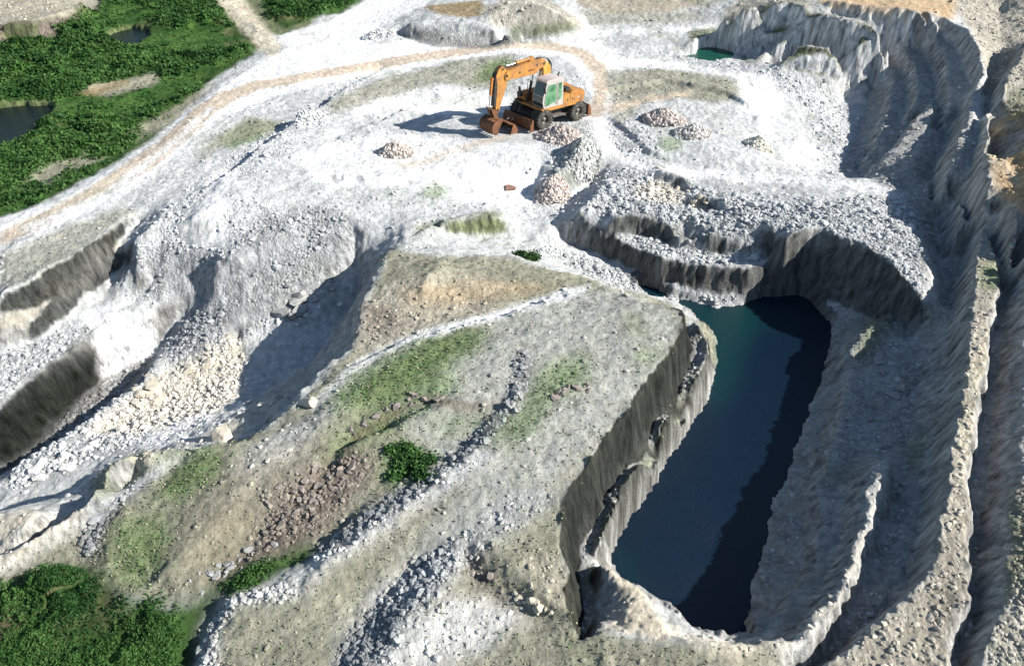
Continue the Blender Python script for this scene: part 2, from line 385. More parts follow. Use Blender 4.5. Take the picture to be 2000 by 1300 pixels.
PAINT = '''
gravel .35 6 .3 | 500,120 1200,90 1300,300 1150,420 900,480 500,500 300,500 380,330
moss .05 4 .95 | -400,-200 700,-200 640,0 600,60 560,75 500,60 470,30 440,0 330,-40
scrub .0 3 1 | -700,-150 410,-100 440,10 470,40 510,80 505,100 410,160 340,240 280,295 190,338 100,388 0,425 -300,560 -900,500
scrub .0 3 1 | 500,-60 740,-60 725,5 690,22 600,40 560,58 530,40 515,20
beige .4 3 .9 | -600,-60 190,-60 195,10 150,30 90,42 0,50 -300,80
pinksoil 1 2 .95 | -200,90 0,48 90,42 150,25 190,12 192,30 150,50 120,66 80,84 40,90 0,84 -100,110
cream .0 3 .9 | 395,-30 470,-10 510,40 545,85 560,110 530,115 500,90 470,60 440,25
beige .3 5 .7 | 150,175 300,140 330,160 220,190
brown .0 5 .75 | 30,130 100,122 105,145 40,148
brown .0 5 .6 | 130,190 250,150 255,165 150,200
beige .1 5 .6 | 0,365 180,290 340,210 430,150 420,175 330,245 190,320 20,395
beige .1 6 .5 | 90,330 180,262 170,290 110,320
chalk .0 4 .95 | -60,440 100,395 200,340 300,272 360,220 430,170 520,118 560,95 545,70 650,40 760,-30 900,-30 830,10 740,50 720,90 850,70 1000,62 1120,70 1200,95 1215,150 1205,230 1170,290 1130,260 1150,200 1140,150 1100,112 1000,105 860,122 720,150 600,172 520,190 440,225 380,275 300,345 200,400 100,445 -60,500
track .0 1 .9 | 0,452 100,408 200,352 300,285 340,250 380,210 430,182 500,160 600,143 700,125 850,100 1000,82 1090,84 1150,100 1185,130 1190,180 1175,230 1140,228 1160,190 1158,150 1130,112 1080,99 1000,96 850,116 700,142 600,160 500,178 440,205 390,250 300,330 200,385 100,440 0,480
chalk .0 2 .8 | 40,446 200,377 330,280 410,208 420,212 350,280 210,390 60,456
gravel .5 5 .95 | 280,470 330,400 430,330 560,230 700,150 720,180 640,240 560,300 420,370 520,400 700,440 640,600 560,640 330,700 250,590 240,520
scree .7 5 .9 | 430,500 400,480 300,470 250,540 280,600 340,600 380,560
scree .7 5 .95 | 430,500 530,420 640,400 700,440 700,500 640,560 500,640 330,720 330,640 400,570
chalk .0 5 1 | 415,330 450,340 440,400 430,480 370,490 355,440 390,400
chalk .1 6 .8 | 560,300 760,260 960,280 1060,280 1065,330 1040,400 950,400 800,370 620,360
chalk .05 5 .9 | 690,190 860,165 990,190 990,220 860,225 760,215 690,230
plateau .2 6 .8 | 640,200 760,150 900,118 1000,105 1030,140 980,175 860,165 720,205 640,225
green .1 7 .7 | 940,130 985,112 1005,130 970,160 925,160
green .1 5 .8 | 430,270 480,235 540,240 520,265 450,295
plateau .2 5 .7 | 370,330 430,290 540,255 560,235 480,225 400,290
green .1 5 .6 | 820,370 850,358 880,365 870,385 830,392
moss .3 4 .7 | 1130,230 1170,290 1150,330 1100,370 1070,370 1080,320 1110,290
gravel 1 4 .8 | 1060,250 1150,235 1165,290 1140,320 1090,350 1070,310 1060,290
plateau .2 4 .7 | 0,500 140,440 258,402 268,412 200,460 130,508 70,545 0,572
beige .2 3 .9 | -100,640 60,592 160,520 230,470 245,490 200,515 110,592 50,640 -100,690
rubble .7 3 .8 | -200,700 0,690 120,650 230,610 230,620 150,672 65,738 0,800 -200,860
chalk .1 3 .8 | 130,620 230,590 330,575 350,580 300,600 180,640
#blackrock .3 2 .9 | -100,625 70,545 130,508 200,460 268,412 268,432 195,505 135,545 80,588 -60,650
#blackrock .3 2 .9 | 20,652 110,592 180,535 242,492 247,518 225,555 180,605 100,650 40,670
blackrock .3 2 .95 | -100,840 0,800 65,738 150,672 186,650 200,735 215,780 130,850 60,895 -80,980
rubble .2 2 .8 | 300,605 350,575 385,550 392,590 350,640 298,690
chalk .05 1 1 | 186,650 240,618 300,605 300,690 205,735
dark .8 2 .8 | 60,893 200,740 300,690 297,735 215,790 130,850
rubble 1 4 .6 | -60,960 60,893 215,790 300,735 470,650 470,750 400,840 200,890 0,970
cream .9 4 .5 | 170,850 300,740 470,650 480,700 470,770 420,820 300,850
cream .2 2 .6 | 330,870 420,800 510,785 500,830 440,860
chalk .2 4 .7 | 250,860 330,830 460,790 500,785 470,810 380,860 270,885
wall .2 2 .8 | 757,487 722,560 690,670 592,760 490,858 480,790 570,735 620,700 690,590 702,520 690,470
moss .4 2 .7 | 165,985 185,935 215,905 270,880 330,880 420,872 410,878 300,915 230,965 175,1005
cream .2 2 .7 | 270,885 330,870 330,880 280,915 262,910
cream .2 2 .9 | -60,1015 60,992 74,1010 0,1075 -60,1100
cream .2 2 .8 | 165,985 120,1010 0,1085 -60,1120 -60,1130 50,1085 175,1005
plateau .03 3 1 | 757,487 860,500 1000,505 1180,555 1300,590 1345,620 1340,660 1270,745 1160,905 1105,965 1105,1060 1125,1215 1240,1250 1500,1262 1560,1320 700,1340 400,1340 380,1250 430,1160 350,1190 230,1170 130,1130 0,1190 -200,1260 -200,1180 0,1120 180,1025 300,940 415,868 520,840 600,770 690,675 
gravel .4 6 .6 | 480,880 620,800 700,720 830,655 830,670 720,740 640,820 560,900 470,930
gravel .12 10 .45 | 760,800 1000,600 1200,560 1340,620 1300,700 1180,860 1000,1020 760,1250 640,1260 900,960
chalk .2 1 1 | 600,792 700,701 780,660 832,644 930,621 1020,594 1080,572 1150,556 1140,574 1020,609 930,636 832,660 780,676 700,718 620,796
beige .3 8 .7 | 700,600 780,540 900,530 1000,560 960,610 830,645 700,700
ochre .3 8 .35 | 780,560 960,550 1100,560 960,590 800,600
pinksoil .5 6 .5 | 700,600 760,600 800,640 760,660 700,650
green .0 16 .7 | 640,860 760,800 860,790 780,830 700,870 640,900
green .0 14 .75 | 650,760 760,690 860,650 960,640 940,680 880,720 900,770 800,800 700,800 640,800
green .0 12 .7 | 1060,720 1150,680 1160,740 1080,790 1030,860 940,870 1010,800
green .0 12 .5 | 830,820 960,800 960,830 860,860
moss .0 10 .6 | 1210,620 1250,600 1270,650 1230,670
green .0 8 .5 | 1240,680 1290,680 1280,710 1230,720
green .0 12 .8 | 300,960 400,870 440,900 400,960 330,980
green .0 12 .7 | 230,1010 340,1010 340,1060 280,1150 220,1140 210,1060
pinksoil .15 12 .3 | 360,960 480,900 600,860 540,960 420,1060 340,1100
brown .1 10 .25 | 430,1000 520,1010 420,1100 330,1140
beige .1 10 .4 | 440,900 560,860 620,860 540,930 440,980
slate 1 2 .95 | 180,1000 262,960 250,975 215,1010 195,1070 180,1100 155,1080
soil .4 8 .6 | 700,880 700,920 660,1000 600,1060 480,1110 390,1165 420,1110 500,1050 560,970 640,890
pinksoil .7 8 .75 | 520,970 600,905 700,885 745,900 700,960 640,1040 560,1075 480,1110
soil .5 2 .85 | 1000,790 940,800 880,795 830,790 780,812 720,840 690,870 690,855 720,828 775,800 830,778 880,782 940,790
slate .6 2 .7 | 1000,800 985,830 930,870 860,890 860,880 920,862 975,825
green .0 8 .9 | 740,905 800,862 850,895 800,950 760,950
scrub .0 4 1 | -300,1180 0,1160 80,1120 180,1100 240,1170 350,1190 420,1150 520,1090 600,1065 640,1080 600,1120 520,1150 430,1165 400,1230 370,1340 -300,1340
soil .1 6 .5 | 100,1180 180,1150 260,1200 200,1230
soil .1 6 .9 | -60,1180 0,1175 50,1200 40,1240 0,1270 -60,1270
slate .8 3 .9 | 1010,700 1035,700 1030,760 990,810 960,860 900,900 830,960 740,1030 660,1080 590,1130 620,1070 700,1010 780,950 880,890 960,830 990,770
slate .8 3 .9 | 905,1060 900,1100 850,1160 790,1240 740,1310 640,1330 660,1260 720,1190 800,1110 860,1065
chalk .2 4 .6 | 940,880 960,890 840,985 740,1050 660,1100 560,1160 500,1150 640,1080 740,1020
gravel .9 3 .8 | 400,1260 430,1180 500,1150 560,1145 620,1150 560,1170 470,1185 430,1230 420,1340 370,1340
chalk .3 6 .6 | 680,1340 860,1170 980,1180 1040,1210 900,1290 820,1340
pinksoil .6 5 .7 | 900,1080 930,1060 960,1110 1000,1150 1080,1190 1060,1205 960,1160 900,1130
beige .5 5 .5 | 1000,1080 1100,1080 1110,1180 1060,1180
rubble .6 3 .6 | 700,1180 900,1050 1000,960 1090,960 1100,980 960,1060 830,1180
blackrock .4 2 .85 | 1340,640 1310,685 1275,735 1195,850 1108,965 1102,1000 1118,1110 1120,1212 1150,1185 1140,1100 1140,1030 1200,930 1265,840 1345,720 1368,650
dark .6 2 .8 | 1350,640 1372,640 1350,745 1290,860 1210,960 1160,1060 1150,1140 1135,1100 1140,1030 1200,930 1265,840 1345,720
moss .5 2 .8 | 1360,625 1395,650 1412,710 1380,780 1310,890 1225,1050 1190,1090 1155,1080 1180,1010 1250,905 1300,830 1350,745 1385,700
beige .5 3 .6 | 1365,625 1390,650 1388,690 1360,745 1340,800 1330,790 1350,740 1380,690
cream .1 2 .95 | 1165,1090 1190,1095 1262,1145 1285,1210 1335,1245 1300,1250 1180,1220 1210,1170
cream .3 5 .7 | 1330,1243 1450,1246 1560,1222 1620,1170 1665,1060 1720,920 1748,893 1715,970 1680,1110 1640,1195 1560,1260 1440,1290
gravel .5 4 .7 | 1070,420 1180,340 1350,360 1540,380 1620,400 1560,440 1530,470 1440,540 1300,530 1190,500
rubble 1 5 .75 | 1180,330 1290,340 1500,400 1780,380 1810,480 1808,590 1780,570 1700,495 1600,450 1540,455 1520,510 1420,520 1250,490 1180,440 1150,400
cream 1 5 .45 | 1240,370 1300,345 1340,390 1300,400 1250,390
rubble 1 4 .8 | 1030,480 1100,490 1260,545 1530,565 1560,580 1490,578 1400,603 1255,572 1180,555
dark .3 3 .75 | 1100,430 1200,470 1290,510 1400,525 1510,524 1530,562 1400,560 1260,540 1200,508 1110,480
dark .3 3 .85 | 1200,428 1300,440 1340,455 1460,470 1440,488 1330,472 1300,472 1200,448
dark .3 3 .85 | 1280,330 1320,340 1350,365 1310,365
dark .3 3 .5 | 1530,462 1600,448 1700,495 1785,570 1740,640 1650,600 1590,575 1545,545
moss .2 5 .8 | 800,450 830,436 960,412 985,425 970,460 900,440 830,450
chalk .2 4 .8 | 1180,270 1290,320 1450,340 1620,350 1780,370 1760,385 1600,362 1450,358 1290,340 1200,318
track .1 3 .6 | 770,322 830,310 930,275 1000,262 1000,268 930,290 850,316 790,332
plateau .3 5 .7 | 1180,140 1300,130 1420,150 1480,180 1400,200 1300,190 1260,200 1200,260
track .2 3 .5 | 1180,205 1280,190 1350,180 1350,188 1280,200 1190,215
gravel .9 5 .7 | 1180,240 1260,250 1300,290 1260,310 1200,290
gravel .4 3 .7 | 1180,240 1250,245 1290,300 1300,330 1240,320 1200,290
plateau .2 5 .6 | 1190,150 1300,135 1430,160 1480,190 1400,205 1290,185 1200,200
track .0 2 .6 | 1180,215 1260,190 1350,176 1350,186 1260,200 1190,228
chalk .0 2 .9 | 1030,74 1150,62 1300,56 1480,44 1480,52 1300,66 1160,74 1040,84
chalk .0 2 .8 | 1090,15 1110,18 1170,62 1150,66
chalk .0 2 .9 | 1200,112 1330,122 1420,132 1520,150 1600,190 1640,230 1620,232 1580,200 1500,165 1400,145 1200,128
gravel .6 6 .9 | 1240,80 1380,120 1500,130 1640,160 1660,250 1640,330 1580,340 1600,270 1560,200 1450,150 1300,110
chalk .0 8 1 | 1440,140 1500,150 1530,200 1500,280 1480,300 1440,260 1450,200
chalk .1 4 .9 | 1560,280 1600,290 1628,330 1560,340 1520,320
green .1 4 .6 | 1280,285 1310,265 1330,270 1330,290 1300,298
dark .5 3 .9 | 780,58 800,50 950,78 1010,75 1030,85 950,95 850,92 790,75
rubble .6 3 .7 | 800,48 940,52 1000,70 950,76 850,66
brown .1 3 .9 | 825,14 940,0 950,15 940,32 900,34 850,28
beige .5 3 .8 | 940,20 980,0 1060,-5 1120,30 1150,55 1030,70 960,50
moss .4 4 .8 | 1000,55 1100,45 1140,60 1060,75 990,70
brown .1 5 .6 | 1100,-40 1360,-40 1370,10 1300,28 1180,30 1130,10
plateau .3 5 .7 | 1130,20 1300,28 1380,20 1420,0 1480,-60 1300,-60 1380,40 1300,50 1150,50
moss .5 2 .8 | 1340,62 1430,50 1480,40 1540,60 1535,76 1460,75 1400,92 1350,88
beige .4 5 .8 | 1400,60 1420,20 1470,-20 1600,-20 1560,60 1520,110 1460,125 1440,100
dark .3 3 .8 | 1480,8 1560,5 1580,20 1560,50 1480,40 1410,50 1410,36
wall .4 4 .9 | 1500,110 1600,20 1760,30 1850,60 1900,150 1900,300 1840,400 1820,560 1800,560 1790,400 1690,345 1640,340 1690,200 1690,160 1600,150
moss .2 2 .9 | 1500,8 1600,28 1742,60 1760,90 1710,130 1685,160 1560,140 1500,122 1540,90 1420,55 1420,40
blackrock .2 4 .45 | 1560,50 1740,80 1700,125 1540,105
ochre .3 6 .8 | 1590,-40 1900,-40 1860,40 1780,30 1640,16 1600,10
beige .5 6 .9 | 1840,-30 2100,-60 2300,300 2300,700 2020,500 1930,400 1925,300 1945,200 1925,150 1895,60
ochre .3 10 .8 | 1930,250 2000,210 2100,300 2100,450 2000,440 1960,400 1930,330
moss .3 8 .5 | 1960,180 2060,150 2060,260 1980,250
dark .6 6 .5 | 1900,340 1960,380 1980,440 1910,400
cream .3 3 .5 | 1930,210 1940,290 2000,360 2000,375 1920,300
wall .4 4 .8 | 1905,400 1990,470 2100,700 2050,1100 1950,1290 1600,1330 1560,1290 1640,1200 1720,960 1745,900 1780,700 1800,600
beige .3 4 .95 | 1912,450 1960,540 1935,620 1935,700 1905,850 1888,940 1900,1040 1895,1180 1855,1235 1860,1330 1580,1330 1680,1245 1800,1140 1845,1000 1872,800 1897,600
cream .45 4 .6 | 1905,600 1930,700 1905,850 1888,940 1850,1050 1830,1060 1850,950 1875,800
green .2 8 .6 | 1925,500 1960,540 1945,590 1915,560
pinksoil .4 12 .5 | 1800,1180 1860,1100 1880,1160 1830,1260
wall .4 4 .8 | 1625,600 1760,600 1800,700 1780,900 1745,890 1700,980 1650,1130 1560,1230 1460,1240 1465,1130 1500,1010 1548,870 1605,740
moss .4 6 .7 | 1690,620 1760,600 1720,680 1690,720 1660,700
moss .0 8 .5 | 1600,920 1680,900 1660,950 1600,950
moss .0 8 .6 | 1780,600 1830,590 1830,640 1790,650
moss .2 10 .5 | 1770,900 1860,720 1850,900 1800,960
cream .5 2 .6 | 1635,740 1655,740 1645,800 1605,940 1588,935 1615,850
beige .6 3 .8 | 1970,960 2060,900 2060,1330 1920,1330 1920,1260 1950,1180
moss .3 8 .7 | 1960,1000 2020,960 2010,1150 1940,1200
'''
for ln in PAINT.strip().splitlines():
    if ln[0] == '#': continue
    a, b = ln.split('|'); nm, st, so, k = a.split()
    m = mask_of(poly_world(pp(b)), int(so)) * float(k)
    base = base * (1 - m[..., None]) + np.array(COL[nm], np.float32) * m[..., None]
    STONE = STONE * (1 - m) + float(st) * m
    SCRUB = SCRUB * (1 - m) + (m if nm == 'scrub' else 0)
    GRASS = GRASS * (1 - m) + (m if nm == 'green' else m * .22 if nm in ('plateau', 'moss') else 0)
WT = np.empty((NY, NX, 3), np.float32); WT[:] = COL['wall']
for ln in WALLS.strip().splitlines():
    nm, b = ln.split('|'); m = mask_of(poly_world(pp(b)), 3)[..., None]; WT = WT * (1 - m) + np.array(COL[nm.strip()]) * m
BR = mask_of(poly_world(pp('180,640 245,605 300,598 304,695 200,745')), 1)[..., None]; WT = WT * (1 - BR) + np.array(COL['chalk']) * BR
# no scrub in ponds
for nm, pl, z in PONDS[1:3]:
    m = mask_of(poly_world(pl, z), 4); SCRUB *= 1 - np.minimum(1, 2.5 * m)
print('maps', time.time() - T0)

ROAD = mask_of(poly_world(pp('-60,440 100,395 200,340 300,272 360,220 430,170 520,118 560,95 545,70 650,40 760,-30 900,-30 830,10 740,50 720,90 850,70 1000,62 1120,70 1200,95 1215,150 1205,230 1170,290 1130,260 1150,200 1140,150 1100,112 1000,105 860,122 720,150 600,172 520,190 440,225 380,275 300,345 200,400 100,445 -60,500')), 4)
# ------------------------------------------------------------------ materials
def new_mat(name, rough=.9, spec=.2):
    m = bpy.data.materials.new(name); m.use_nodes = True
    b = m.node_tree.nodes['Principled BSDF']; b.inputs['Roughness'].default_value = rough
    b.inputs['Specular IOR Level'].default_value = spec
    return m, m.node_tree.nodes, m.node_tree.links, b
def noisy(name, col, rough=.7, spec=.3, metal=0, var=.35, scale=6, col2=None, bump=.2, amount=.5, bscale=40):
    m, N, L, b = new_mat(name, rough, spec); b.inputs['Metallic'].default_value = metal
    tc = N.new('ShaderNodeTexCoord'); n = N.new('ShaderNodeTexNoise'); n.inputs['Scale'].default_value = scale; n.inputs['Detail'].default_value = 8
    n.inputs['Roughness'].default_value = .65
    L.new(tc.outputs['Object'], n.inputs['Vector'])
    r = N.new('ShaderNodeValToRGB'); r.color_ramp.elements[0].position = .5 - .25 * (1 if amount is None else 1); r.color_ramp.elements[1].position = .72
    c2 = col2 or tuple(c * (1 - var) for c in col)
    r.color_ramp.elements[0].position = amount - .12; r.color_ramp.elements[1].position = amount + .12
    r.color_ramp.elements[0].color = (*col, 1); r.color_ramp.elements[1].color = (*c2, 1)
    L.new(n.outputs['Fac'], r.inputs['Fac']); L.new(r.outputs['Color'], b.inputs['Base Color'])
    if bump:
        n2 = N.new('ShaderNodeTexNoise'); n2.inputs['Scale'].default_value = bscale; n2.inputs['Detail'].default_value = 4
        L.new(tc.outputs['Object'], n2.inputs['Vector'])
        bp = N.new('ShaderNodeBump'); bp.inputs['Strength'].default_value = bump; bp.inputs['Distance'].default_value = .02
        L.new(n2.outputs['Fac'], bp.inputs['Height']); L.new(bp.outputs['Normal'], b.inputs['Normal'])
    return m

def mat_terrain():
    m, N, L, b = new_mat('quarry_ground', .95, .1)
    at = N.new('ShaderNodeAttribute'); at.attribute_name = 'cover'
    ge = N.new('ShaderNodeNewGeometry')
    def vec(sx, sy, sz):
        v = N.new('ShaderNodeVectorMath'); v.operation = 'MULTIPLY'; L.new(ge.outputs['Position'], v.inputs[0]); v.inputs[1].default_value = (sx, sy, sz); return v
    xy = vec(1, 1, .12)
    n1 = N.new('ShaderNodeTexNoise'); n1.inputs['Scale'].default_value = 5; n1.inputs['Detail'].default_value = 8; n1.inputs['Roughness'].default_value = .7
    L.new(xy.outputs[0], n1.inputs['Vector'])
    mr = N.new('ShaderNodeMapRange'); mr.inputs[1].default_value = .3; mr.inputs[2].default_value = .7; mr.inputs[3].default_value = .72; mr.inputs[4].default_value = 1.22
    L.new(n1.outputs['Fac'], mr.inputs[0])
    vo = N.new('ShaderNodeTexVoronoi'); vo.inputs['Scale'].default_value = 7; L.new(vec(1, 1, .35).outputs[0], vo.inputs['Vector'])
    sp = N.new('ShaderNodeSeparateColor'); L.new(vo.outputs['Color'], sp.inputs[0])
    m2 = N.new('ShaderNodeMapRange'); m2.inputs[3].default_value = .72; m2.inputs[4].default_value = 1.28; L.new(sp.outputs[0], m2.inputs[0])
    mx = N.new('ShaderNodeMix'); mx.data_type = 'FLOAT'; mx.inputs[2].default_value = 1; L.new(m2.outputs[0], mx.inputs[3])
    al = N.new('ShaderNodeAttribute'); al.attribute_name = 'stone'; L.new(al.outputs['Fac'], mx.inputs[0])
    # weathered vertical streaks on steep faces
    sn = N.new('ShaderNodeSeparateXYZ'); L.new(ge.outputs['Normal'], sn.inputs[0])
    st = N.new('ShaderNodeTexNoise'); st.inputs['Scale'].default_value = 3.2; st.inputs['Detail'].default_value = 6; st.inputs['Roughness'].default_value = .75; L.new(vec(1, 1, .04).outputs[0], st.inputs['Vector'])
    sr = N.new('ShaderNodeMapRange'); sr.inputs[1].default_value = .35; sr.inputs[2].default_value = .65; sr.inputs[3].default_value = .35; sr.inputs[4].default_value = 1.7; L.new(st.outputs['Fac'], sr.inputs[0])
    sl = N.new('ShaderNodeMapRange'); sl.inputs[1].default_value = .8; sl.inputs[2].default_value = .5; L.new(sn.outputs['Z'], sl.inputs[0])
    ms = N.new('ShaderNodeMix'); ms.data_type = 'FLOAT'; ms.inputs[2].default_value = 1; L.new(sl.outputs[0], ms.inputs[0]); L.new(sr.outputs[0], ms.inputs[3])
    p1 = N.new('ShaderNodeMath'); p1.operation = 'MULTIPLY'; L.new(mr.outputs[0], p1.inputs[0]); L.new(mx.outputs[0], p1.inputs[1])
    p2 = N.new('ShaderNodeMath'); p2.operation = 'MULTIPLY'; L.new(p1.outputs[0], p2.inputs[0]); L.new(ms.outputs[0], p2.inputs[1])
    vm = N.new('ShaderNodeVectorMath'); vm.operation = 'SCALE'; L.new(at.outputs['Color'], vm.inputs[0]); L.new(p2.outputs[0], vm.inputs['Scale'])
    mn = N.new('ShaderNodeVectorMath'); mn.operation = 'MINIMUM'; mn.inputs[1].default_value = (.88, .87, .85); L.new(vm.outputs[0], mn.inputs[0])
    L.new(mn.outputs[0], b.inputs['Base Color'])
    # bump: pebbles and grit
    bn = N.new('ShaderNodeTexNoise'); bn.inputs['Scale'].default_value = 9; bn.inputs['Detail'].default_value = 8; bn.inputs['Roughness'].default_value = .75; L.new(ge.outputs['Position'], bn.inputs['Vector'])
    v2 = N.new('ShaderNodeTexVoronoi'); v2.inputs['Scale'].default_value = 9; L.new(ge.outputs['Position'], v2.inputs['Vector'])
    iv = N.new('ShaderNodeMath'); iv.operation = 'MULTIPLY'; iv.inputs[1].default_value = -1.2; L.new(v2.outputs['Distance'], iv.inputs[0])
    iv2 = N.new('ShaderNodeMath'); iv2.operation = 'MULTIPLY'; L.new(iv.outputs[0], iv2.inputs[0]); L.new(al.outputs['Fac'], iv2.inputs[1])
    ad = N.new('ShaderNodeMath'); ad.operation = 'ADD'; L.new(iv2.outputs[0], ad.inputs[0]); L.new(bn.outputs['Fac'], ad.inputs[1])
    bp = N.new('ShaderNodeBump'); bp.inputs['Strength'].default_value = .9; bp.inputs['Distance'].default_value = .10
    L.new(ad.outputs[0], bp.inputs['Height']); L.new(bp.outputs['Normal'], b.inputs['Normal'])
    return m

# ------------------------------------------------------------------ terrain mesh
def rows():
    y = 5.5; r = []
    while y < 84: r.append(y); y += max(.036, .03 + .00105 * y)
    s = .2
    while y < 900: r.append(y); y += s; s *= 1.25
    return np.array(r)
ry = rows(); NC = 1460
SCB = blur(SCRUB, 70)
blur_s = blur(SCRUB, 16)
def scrub_at(x, y):
    a = samp(SCB, x, y) + .75 * fbm(x * .55, y * .7, 171, 5) * (samp(SCB, x, y) > .02)
    return np.clip((a - .42) * 2.2, 0, 1) * np.clip(samp(blur_s, x, y) * 2.2, 0, 1)
def stony(x, y, st):
    d1, i1 = worley(x / .34, y / .34, 3); d2, i2 = worley(x / .2, y / .2, 13)
    b1 = np.sqrt(np.clip(1 - (d1 / (.30 + .4 * i1)) ** 2, 0, 1)) * (.015 + .12 * i1 ** 2)
    b2 = np.sqrt(np.clip(1 - (d2 / (.4 + .3 * i2)) ** 2, 0, 1)) * (.02 + .05 * i2)
    return st ** 1.5 * (b1 * .7 + b2 * .8) + (1 - st) * st * .5 * b2, i1, i2
def relief(x, y):
    st = samp(STONE, x, y); sc = scrub_at(x, y)
    wx = .20 * fbm(x * .7, y * .7, 21, 3) + .15 * fbm(x * 2.2, y * 2.2, 31, 3)
    wy = .20 * fbm(x * .7, y * .7, 25, 3) + .15 * fbm(x * 2.2, y * 2.2, 35, 3)
    near_exc = np.clip((np.hypot(x - exc_c[0] + 1, y - exc_c[1] + .8) - 3.5) / 2, 0, 1)
    inlake = samp(LAKEM, x, y)
    fk = np.clip(1.2 - (y - 38) * .03, .45, 1) * (1 - .7 * inlake); wx = wx * fk; wy = wy * fk
    h = samp(HF, x + wx, y + wy)
    sy = (samp(HF, x + wx, y + wy + .25) - samp(HF, x + wx, y + wy - .25)) * 2
    sx = (samp(HF, x + wx + .25, y + wy) - samp(HF, x + wx - .25, y + wy)) * 2
    slope = np.hypot(sx, sy)
    h = h + (.10 * fbm(x * .35, y * .35, 41, 4) + .12 * fbm(x * 1.2, y * 1.4, 47, 4) * (1 - .7 * samp(ROAD, x, y)) + .04 * fbm(x * 4, y * 4, 53, 3)) * near_exc * (1 - .85 * inlake)
    # flutes and ribs on steep faces
    ribs = fbm(x * 2.2, y * 2.2, 61, 3)
    h = h + np.clip((slope - .5) / 1.2, 0, 1) * np.clip(.30 - (y - 40) * .006, .12, .30) * ribs
    st = st * (1 - .8 * np.clip((slope - .7) * 1.5, 0, 1))
    b, i1, i2 = stony(x, y, st * (1 - inlake * .5))
    b = b * np.clip(.75 + 1.3 * fbm(x * .45, y * .45, 55, 3), .2, 1.5)
    rd = samp(ROAD, x, y); h = h + b * near_exc * (1 - .8 * rd)
    # scrub mounds
    d, iid = worley(x / 2.6 + .4 * fbm(x * .8, y * .8, 71, 3), y / 1.9 + .4 * fbm(x * .8, y * .8, 73, 3), 77)
    d2, _ = worley(x / .5, y / .4, 79)
    mound = np.clip(1 - d * 1.15, 0, 1) * .75 * (.3 + iid) + np.clip(1 - d2, 0, 1) * .2
    patch = np.clip(.55 + 2.2 * fbm(x * .16, y * .24, 83, 4), 0.02, 1)
    h = h + sc * mound * patch
    # dry-grass tussocks on the quiet ground
    d3, _ = worley(x / .35, y / .35, 91)
    h = h + (1 - st) * (1 - sc) * np.clip(.8 - d3, 0, 1) * .035 * near_exc
    return h, slope, st, sc, patch, i1, i2
LAKEM = mask_of(poly_world(LAKE, -2.5), 6)
LAKEM_IN = mask_of(poly_world(LAKE, -2.5), 0)
